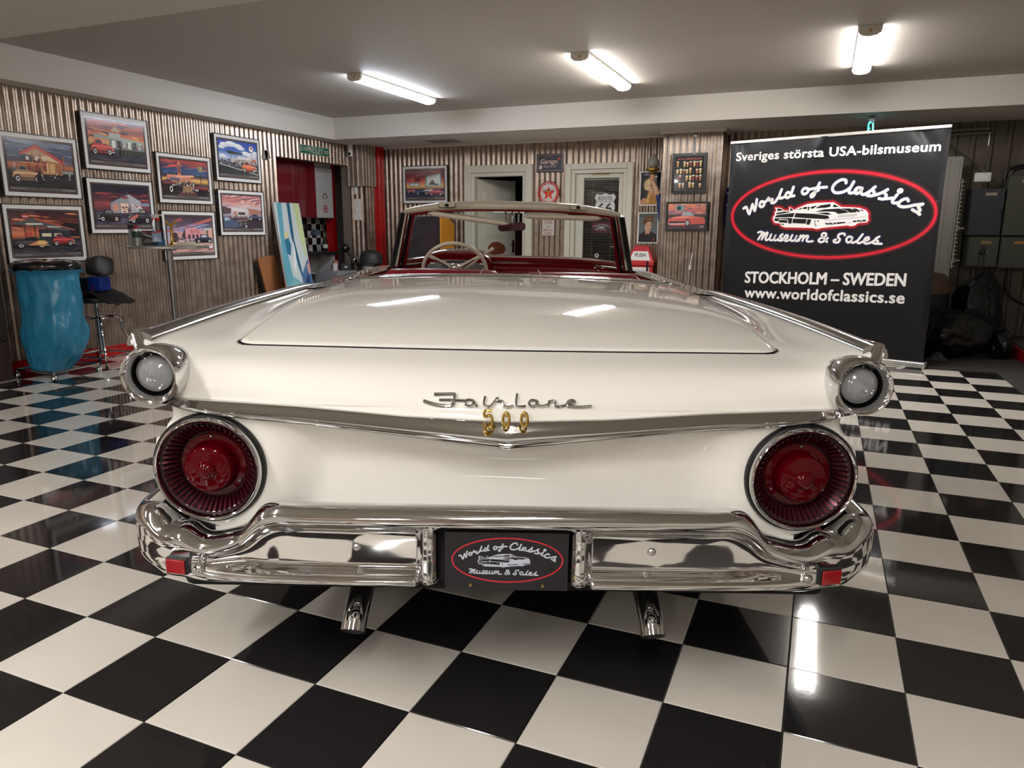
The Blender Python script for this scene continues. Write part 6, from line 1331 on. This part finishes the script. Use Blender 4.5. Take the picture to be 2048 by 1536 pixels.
c = thing('mug', 'brown topped mug behind the patterned one', 'mug', (-5.02, 6.70, .68)); MB().lathe([(.030, 0), (.036, .06), (.040, .125), (.036, .125), (.03, .01), (.001, .008)], 24, cap1=False).build('body', M('mug_brown', (150, 112, 84), .3, var=.3), c); MB().tube([(-.038 - .028 * math.sin(PI * k / 8), 0, .03 + .06 * k / 8) for k in range(9)], .005, 8).build('handle', MATS['mug_brown'], c)
c = thing('small_speaker', 'small black box on the right of the drawer unit', 'box', (-4.83, 6.68, .68)); MB().box(-.07, .07, -.05, .05, 0, .09).build('case', BLACK_PLASTIC, c, smooth=False, bevel=.006, rot=(0, 0, .6)); MB().box(-.02, .02, -.053, -.05, .04, .055).build('badge', WHITE_PL, c, smooth=False, rot=(0, 0, .6))
c = thing('black_appliance', 'black rounded appliance head on a curved arm by the nook', 'appliance', (-5.02, 7.06, 0)); MB().lathe([(.09, 0), (.12, .02), (.02, .04)], 24).build('base', BLACK_PLASTIC, c); MB().tube(catmull([(0, 0, .03), (.02, 0, .5), (.03, 0, .8), (-.03, -.02, .93)], 5), .022, 10).build('arm', BLACK_PLASTIC, c); MB().ball((-.06, -.04, .97), .075, 18, 12, sz=.85).build('head', M('gloss_black', (12, 12, 13), .1, coat=.6), c); MB().ball((.10, -.02, .80), .055, 14, 10, sx=.6).build('chrome_cup', CHROME, c)
c = thing('pedal_bin', 'steel pedal bin with black domed lid by red column', 'bin', (-4.68, 7.0, 0)); MB().lathe([(.165, .02), (.17, .04), (.17, .74)], 36).build('body', STEEL, c); MB().lathe([(.172, 0), (.174, .04)], 36).build('base_ring', BLACK_PLASTIC, c); MB().lathe([(.172, .73), (.186, .74), (.186, .765), (.175, .78)], 36).build('rim', BLACK_PLASTIC, c)
rings = [[(r * math.cos(2 * PI * k / 36), r * math.sin(2 * PI * k / 36) * .95, z) for k in range(36)] for r, z in ((.165, .78), (.160, .84), (.145, .90), (.11, .935), (.05, .95), (.005, .953))]; MB().ring_loft(rings).build('lid', M('bin_lid', (36, 36, 38), .55), c, rot=(.0, .06, 0)); MB().box(.14, .20, -.05, .05, .77, .86).build('hinge', BLACK_PLASTIC, c, smooth=False, bevel=.01); MB().box(-.03, .03, -.215, -.16, .012, .03).build('pedal', BLACK_PLASTIC, c, smooth=False, bevel=.004)
# dark cabinet with orange side, behind the windshield
c = thing('arcade_cabinet', 'dark cabinet with orange side panel under the drive-in poster', 'cabinet', (-4.11, 6.95, 0)); MB().box(0, .60, .0, .385, 0, 1.405).build('body', M('cabinet_dark', (40, 32, 36), .35), c, smooth=False, bevel=.004)
MB().add([(.605, y, z) for y, z in ((0, 0), (.385, 0), (.385, 1.30), (.20, 1.41), (0, 1.41))] + [(.622, y, z) for y, z in ((0, 0), (.385, 0), (.385, 1.30), (.20, 1.41), (0, 1.41))], [(0, 1, 2, 3, 4), (9, 8, 7, 6, 5)] + [(i, (i + 1) % 5, 5 + (i + 1) % 5, 5 + i) for i in range(5)]).build('side_panel', M('orange_panel', (206, 136, 40), .4), c, smooth=False)
MB().box(.03, .57, -.004, 0, .75, 1.33).build('front_panel', M('cabinet_front', (46, 38, 44), .15, coat=.4), c, smooth=False)
# ceiling vent in the back soffit
c = thing('ceiling_vent', 'square vent panel in the soffit before the back wall', 'vent', (-3.62, 7.30, ZS)); MB().box(-.24, .24, -.20, .20, -.006, 0).build('frame', WALLPAINT, c, smooth=False, bevel=.002)
for k in range(9): MB().box(-.21, .21, -.17 + k * .038, -.145 + k * .038, -.010, -.005).build('slat', M('vent_grey', (130, 122, 112), .5), c, smooth=False)
# ================================================================== things around the pillar
c = thing('torch_lamp', 'wall lamp shaped as arm holding a torch with flame shade', 'lamp', (-.83, 7.58, 1.36))
fl = []
for z, r in ((.645, .052), (.675, .068), (.71, .070), (.745, .052), (.78, .032), (.81, .014), (.825, .003)): fl.append([((r * (1 + .14 * math.sin(3 * a + z * 30))) * math.cos(a), (r * (1 + .14 * math.sin(3 * a + z * 30))) * math.sin(a), z) for a in [2 * PI * k / 24 for k in range(24)]])
MB().ring_loft(fl).build('flame_shade', M('frosted_shade', (138, 132, 122), .5), c)
MB().lathe([(.02, .56), (.035, .585), (.075, .60), (.085, .61), (.085, .632), (.05, .645)], 24).build('cup', M('old_gold', (150, 116, 52), .35, .8, var=.2), c); MB().lathe([(.012, .40), (.020, .44), (.022, .50), (.026, .56)], 16).build('torch_handle', MATS['old_gold'], c)
SKIN = M('figure_skin', (206, 160, 126), .5, var=.06)
arm = MB(); arm.tube(catmull([(-.0, -.0, .50), (.005, .0, .47), (.03, .0, .42), (.06, .0, .35), (.085, .01, .28)], 5), [.018, .021, .024, .025, .026, .027, .028, .029, .030, .031, .032, .033, .034, .035, .036, .037, .038, .038, .038, .039, .040], 12); arm.ball((-.002, -.012, .515), .026, 12, 8, sx=.9, sz=1.3); arm.build('forearm', SKIN, c)
for k in range(4):
    z = .495 + k * .016; MB().tube(catmull([(.024, -.012, z), (.012, -.032, z), (-.014, -.030, z + .002), (-.026, -.008, z + .003), (-.020, .012, z)], 4), .0085 - .0006 * abs(k - 1), 8).build('finger', SKIN, c)
MB().tube(catmull([(.018, -.004, .49), (.026, -.022, .525), (.010, -.034, .552)], 4), .009, 8).build('thumb', SKIN, c)
sl_ = []
for q in range(13):
    t = q / 12; z = .32 - .34 * t; cx = .085 + .045 * t; r = .045 - .012 * t + .004 * math.sin(q * 1.3); sl_.append([(cx + r * (1 + .18 * math.sin(5 * a + q * .3)) * math.cos(a) * .8, .01 + r * (1 + .18 * math.sin(5 * a + q * .3)) * math.sin(a), z) for a in [2 * PI * k / 28 for k in range(28)]])
MB().ring_loft(sl_).build('blue_sleeve', M('blue_cloth', (24, 38, 96), .6, var=.15), c); MB().box(.125, .152, -.03, .03, .05, .25).build('wall_bracket', MATS['old_gold'], c, smooth=False)
MB().tube(catmull([(.13, .0, .0), (.135, .01, -.18), (.12, .0, -.32), (.135, .0, -.40)], 5), .004, 6).build('cable', BLACK_RUBBER, c); MB().box(.12, .15, -.012, .012, -.46, -.40).build('plug', BLACK_PLASTIC, c, smooth=False, bevel=.004)
c = thing('push_bin', 'red and white retro waste bin with PUSH flap', 'bin', (-.92, 7.45, 0))
RB = M('bin_red', (176, 20, 26), .3, coat=.3); MB().box(-.17, .17, 0, .28, .02, .80).build('body', RB, c, smooth=False, bevel=.01); MB().box(-.125, .125, -.006, 0, .10, .78).build('front_panel', M('bin_white', (214, 210, 204), .35), c, smooth=False)
hd_ = MB(); ring = [[(-.185, -.02, .80), (.185, -.02, .80), (.185, .29, .80), (-.185, .29, .80)], [(-.185, -.02, .845), (.185, -.02, .845), (.185, .29, .845), (-.185, .29, .845)], [(-.085, .07, 1.045), (.085, .07, 1.045), (.085, .21, 1.045), (-.085, .21, 1.045)]]; hd_.ring_loft(ring); hd_.build('hood', RB, c, smooth=False, bevel=.008)
fp = [Vector((-.135, -.009, .865)), Vector((.135, -.009, .865)), Vector((.075, .064, 1.02)), Vector((-.075, .064, 1.02))]; nn_ = Vector((0, -.9, .41)); fm = MB(); fm.add([p + nn_ * .004 for p in fp] + [p + nn_ * -.004 for p in fp], [(0, 1, 2, 3), (7, 6, 5, 4), (0, 4, 5, 1), (1, 5, 6, 2), (2, 6, 7, 3), (3, 7, 4, 0)]); fm.build('flap', MATS['bin_white'], c, smooth=False)
ik = Ink(); ink_text(ik, 'PUSH', 0, .045, .062, (50, 56, 50), .02, width=.135, align='CENTER'); 
ik.build('flap_print', MATTE_PRINT, c, warp=lambda p: (p[0], -.009 + .073 * p[2] / .155 + p[1] - .006, .865 + p[2]))
ik = Ink(); ik.rect(-.075, .58, .10, .70, (60, 62, 60)); ik.rect(-.071, .584, .096, .696, (206, 204, 198)); ink_text(ik, 'Thank', -.05, .645, .05, (50, 56, 52), .0, .3, .11); ink_text(ik, 'You', -.01, .595, .05, (50, 56, 52), .0, .3, .07); ik.build('thank_print', MATTE_PRINT, c, loc=(0, -.0065, 0))
MB().cyl((.095, -.03, .30), (.105, -.03, .86), .012, 8).build('stick', BLACK_PLASTIC, c)
c = thing('flag', 'blue and red star spangled flag hanging beside the pillar', 'flag', (.045, 7.62, 1.28))
rows = [[(.02 + .016 * math.sin(j * 1.1) + .16 * j / 10, -.012 * math.sin(j * 1.9 + i * .2), .47 - .47 * i / 14) for j in range(11)] for i in range(15)]
MB().grid(rows).build('cloth', M('flag_blue', (22, 30, 86), .6), c, solid=.003)
rows = [[(.10 + .05 * j / 4, -.022 - .006 * math.sin(j * 1.9 + i * .2), .44 - .40 * i / 14) for j in range(5)] for i in range(15)]
MB().grid(rows).build('red_stripe', M('flag_red', (140, 24, 40), .6), c)
for k, (x, z) in enumerate(((.045, .40), (.075, .34), (.045, .26), (.08, .22), (.05, .14), (.075, .08))): MB().prism([(x + .014 * (1 if q % 2 == 0 else .4) * math.sin(PI * q / 5), z + .014 * (1 if q % 2 == 0 else .4) * math.cos(PI * q / 5)) for q in range(10)], -.022, -.018).build('star', WHITE_PL, c, smooth=False)
MB().cyl((.03, 0, .46), (.20, 0, .50), .006, 6).build('rod', STEEL, c)
# fittings on the pillar
c = thing('conduit', 'short grey conduit clipped high on the pillar', 'pipe', (-.29, 7.335, 2.15)); MB().cyl((0, -.01, 0), (0, -.01, .22), .011, 8).build('tube', GM, c); MB().box(-.015, .015, -.025, 0, -.03, .01).build('end_clip', GM, c, smooth=False); MB().box(-.018, .018, -.02, 0, .17, .185).build('saddle', STEEL, c, smooth=False)
c = thing('wall_hook', 'white folding hook low on the pillar', 'hook', (-.27, 7.335, .80)); MB().cyl((0, -.012, 0), (.02, -.014, .17), .008, 8).build('arm', WHITE_PL, c); MB().box(-.014, .014, -.014, 0, -.03, .02).build('plate', WHITE_PL, c, smooth=False); MB().cyl((-.01, -.012, -.25), (0, -.012, 0), .003, 6).build('cord', WHITE_PL, c)
# ================================================================== far right corner behind the banner
c = thing('neon_tube', 'bent cyan neon tube hanging above the banner', 'neon', (1.555, 6.92, 2.18)); MB().box(-.03, .03, -.03, .03, .16, .219).build('ceiling_box', GM, c, smooth=False, bevel=.004)
MB().tube(catmull([(0, 0, .16), (-.025, 0, .14), (-.02, 0, .06), (.0, 0, .0), (.02, 0, .05), (.015, 0, .15)], 6), .007, 8).build('tube', M('neon_cyan', (80, 220, 235), .3, emit=5, var=0), c)
MB().tube(catmull([(-.012, -.012, .15), (-.03, -.012, .12), (-.005, -.012, .09)], 6), .005, 8).build('green_tube', M('neon_green', (30, 190, 130), .3, emit=3, var=0), c)
c = thing('perforated_panel', 'tall white perforated panel right of the banner', 'panel', (2.05, 7.46, 0)); MB().box(0, .445, 0, .03, .012, 2.02).build('panel', M('panel_white', (156, 152, 144), .4), c, smooth=False, bevel=.003)
hm = MB().lathe([(.004, 0), (.004, -.0008)], 8, axis='y').mesh('hole', DARK)
for k in range(46):
    for x in (.33, .42):
        o = bpy.data.objects.new('hole', hm); COL.objects.link(o); o.parent = c; o.location = (x, -.0003, 1.98 - k * .024)
EG, EB = M('electric_green_grey', (72, 74, 64), .45, .2, var=.1), M('electric_blue_grey', (54, 58, 64), .4, .3, var=.12)
YE = 7.40
for lab, x0, x1, z0, z1, mt, tagc in (('blue grey electrical cabinet on the back wall', 2.605, 2.905, 1.20, 1.685, EB, (150, 140, 120)), ('grey green switch cabinet with rotary handle', 2.63, 2.912, .873, 1.19, EG, (150, 130, 80)), ('tall grey green cabinet at the picture edge', 2.918, 3.20, 1.20, 1.81, EG, (160, 130, 110)), ('lower right grey green cabinet with orange label', 2.922, 3.21, .865, 1.19, EG, (170, 120, 60))):
    c = thing('electrical_cabinet', lab, 'cabinet', (x0, YE, z0), 0, 'electrical cabinets in the far right corner'); w_, h_ = x1 - x0, z1 - z0
    MB().box(0, w_, .012, .36, 0, h_).build('box', mt, c, smooth=False, bevel=.003); MB().box(.006, w_ - .006, -.006, .010, .006, h_ - .006).build('door', mt, c, smooth=False, bevel=.004); MB().box(w_ * .40, w_ * .75, -.0085, -.006, h_ - .075, h_ - .045).build('label_plate', M('plate_%d_%d' % (tagc[0], tagc[2]), tagc, .5), c, smooth=False)
    if 'rotary' in lab:
        MB().lathe([(.02, -.035), (.03, -.03), (.032, -.006)], 18, axis='y', at=(w_ * .48, 0, h_ * .5)).build('rotary_knob', BLACK_PLASTIC, c); MB().box(w_ * .48 - .012, w_ * .48 + .012, -.045, -.03, h_ * .5 - .02, h_ * .5 + .06).build('rotary_lever', BLACK_PLASTIC, c, smooth=False, bevel=.004)
        for dx in (-.022, .022): MB().cyl((w_ * .48 + dx, -.012, .0), (w_ * .48 + dx * .8, -.02, h_ * .45), .003, 6).build('strap', BLACK_RUBBER, c)
        MB().lathe([(.006, -.01), (.007, -.006)], 10, axis='y', at=(w_ * .62, 0, h_ * .5)).build('pilot_lamp', WHITE_PL, c)
    else: MB().box(w_ - .03, w_ - .02, -.014, -.006, h_ * .45, h_ * .55).build('latch', BLACK_PLASTIC, c, smooth=False)
c = thing('junction_box', 'white plastic junction box above the cabinets', 'box', (2.613, 7.42, 1.753)); MB().box(0, .147, 0, .06, 0, .094).build('housing', WHITE_PL, c, smooth=False, bevel=.008); MB().box(.02, .127, -.004, 0, .015, .08).build('cover', WHITE_PL, c, smooth=False, bevel=.003)
c = thing('cable_tray', 'zinc slotted cable tray beside the cabinets', 'rail', (2.50, 7.44, .85)); MB().box(0, .012, 0, .05, 0, .94).build('rail', STEEL, c, smooth=False)
for k in range(22): MB().box(-.006, .03, -.004, .0, .02 + k * .042, .03 + k * .042).build('rung', STEEL, c, smooth=False)
for z in (.08, .42): MB().box(-.01, .075, -.006, .006, z, z + .012).build('arm', STEEL, c, smooth=False)
c = thing('conduit', 'two thin conduits turning down from the ceiling', 'pipe', (2.36, 7.68, 2.2))
for dz, dx, dn in ((.115, .345, .0), (.07, .375, -.13)): MB().tube(catmull([(-.2, 0, dz - .01), (dx - .02, 0, dz), (dx, 0, dz - .005), (dx + .002, 0, dz + (.08 if dn == 0 else dn))], 5), .008, 8).build('tube', STEEL, c)
c = thing('conduit', 'slanting steel rod from banner to junction box', 'pipe', (2.35, 7.42, 2.13)); MB().cyl((-.25, 0, .19), (.36, 0, -.28), .009, 8).build('tube', STEEL, c)
c = thing('cable', 'thick black cables looping over the cabinets', 'cable', (3.0, 7.52, 1.80)); 
for k in range(2): MB().tube(catmull([(-.10 + k * .05, 0, -.02), (-.09 + k * .05, 0, .06), (.0 + k * .04, 0, .11 - k * .02), (.2, 0, .12 - k * .02)], 6), .016, 8).build('strand', BLACK_RUBBER, c)
c = thing('cable', 'black cable hanging below the right cabinet', 'cable', (3.05, 7.80 - .25, .29)); MB().tube(catmull([(0, 0, .515), (.0, 0, .40), (.06, -.02, .26), (.25, 0, .16)], 6), .014, 8).build('strand', BLACK_RUBBER, c)
BAGM = M('black_bag_plastic', (11, 11, 12), .32, spec=.3, var=.3, bump=.7, bscale=16)
def sack(name, label, c, sx, sy, sz, seed, group=None):
    bm = bmesh.new(); bmesh.ops.create_icosphere(bm, subdivisions=5, radius=1)
    for v in bm.verts:
        p = v.co.copy(); n1 = noise.noise(p * 1.3 + Vector((seed, 0, 0))); n2 = 1 - abs(noise.noise(p * 3.1 + Vector((0, seed, 0)))) * 2; n3 = 1 - abs(noise.noise(p * 7 + Vector((0, 0, seed)))) * 2
        k = 1 + .28 * n1 + .07 * n2 + .03 * n3; v.co = Vector((p.x * k * sx, p.y * k * sy, max(-.93, p.z * k) * sz))
    zmin = min(v.co.z for v in bm.verts)
    for v in bm.verts: v.co.z -= zmin
    me = bpy.data.meshes.new(name); bm.to_mesh(me); bm.free(); me.polygons.foreach_set('use_smooth', [True] * len(me.polygons)); me.materials.append(BAGM)
    o = bpy.data.objects.new(name, me); COL.objects.link(o); o.location = c; return tag(o, label, 'bag', group)
sack('rubbish_sack', 'upright black rubbish sack under the electrical cabinets', (2.74, 7.06, .007), .22, .16, .42, 3.1, 'black sacks behind the banner')
sack('rubbish_sack', 'low black rubbish sack lying next to the banner foot', (2.45, 6.60, .007), .30, .20, .24, 8.7, 'black sacks behind the banner')
sack('rubbish_sack', 'small black rubbish sack at the far right end of the pile', (2.92, 6.72, .007), .10, .12, .14, 5.3, 'black sacks behind the banner')
c = thing('fibre_drum', 'brown and dark blue round drum behind the sacks', 'drum', (2.22, 7.08, .007)); MB().lathe([(.24, 0), (.25, .01), (.25, .60)], 36).build('shell', M('drum_blue', (28, 32, 48), .6), c); MB().lathe([(.253, .60), (.256, .61), (.245, .74), (.18, .80), (.05, .82)], 36).build('lid', M('drum_brown', (96, 74, 58), .6), c)
c = thing('tool_case', 'flat black case at the end of the sack pile', 'case', (2.96, 7.32, .007)); MB().box(-.10, .09, -.07, .07, 0, .20).build('body', BLACK_PLASTIC, c, smooth=False, bevel=.01); MB().box(-.11, .10, -.075, .075, .20, .25).build('lid', BLACK_PLASTIC, c, smooth=False, bevel=.012)
c = thing('rag', 'crumpled grey rag on the carpet beside the banner', 'cloth', (2.33, 6.32, .007)); rows = [[(-.09 + .18 * i / 12, -.06 + .12 * j / 8, .003 + .07 * max(0, math.sin(PI * i / 12) * math.sin(PI * j / 8)) * (1 + .6 * noise.noise(Vector((i * .7, j * .7, 2))))) for i in range(13)] for j in range(9)]; MB().grid(rows).build('fabric', M('rag_grey', (60, 62, 72), .8, var=.2), c)
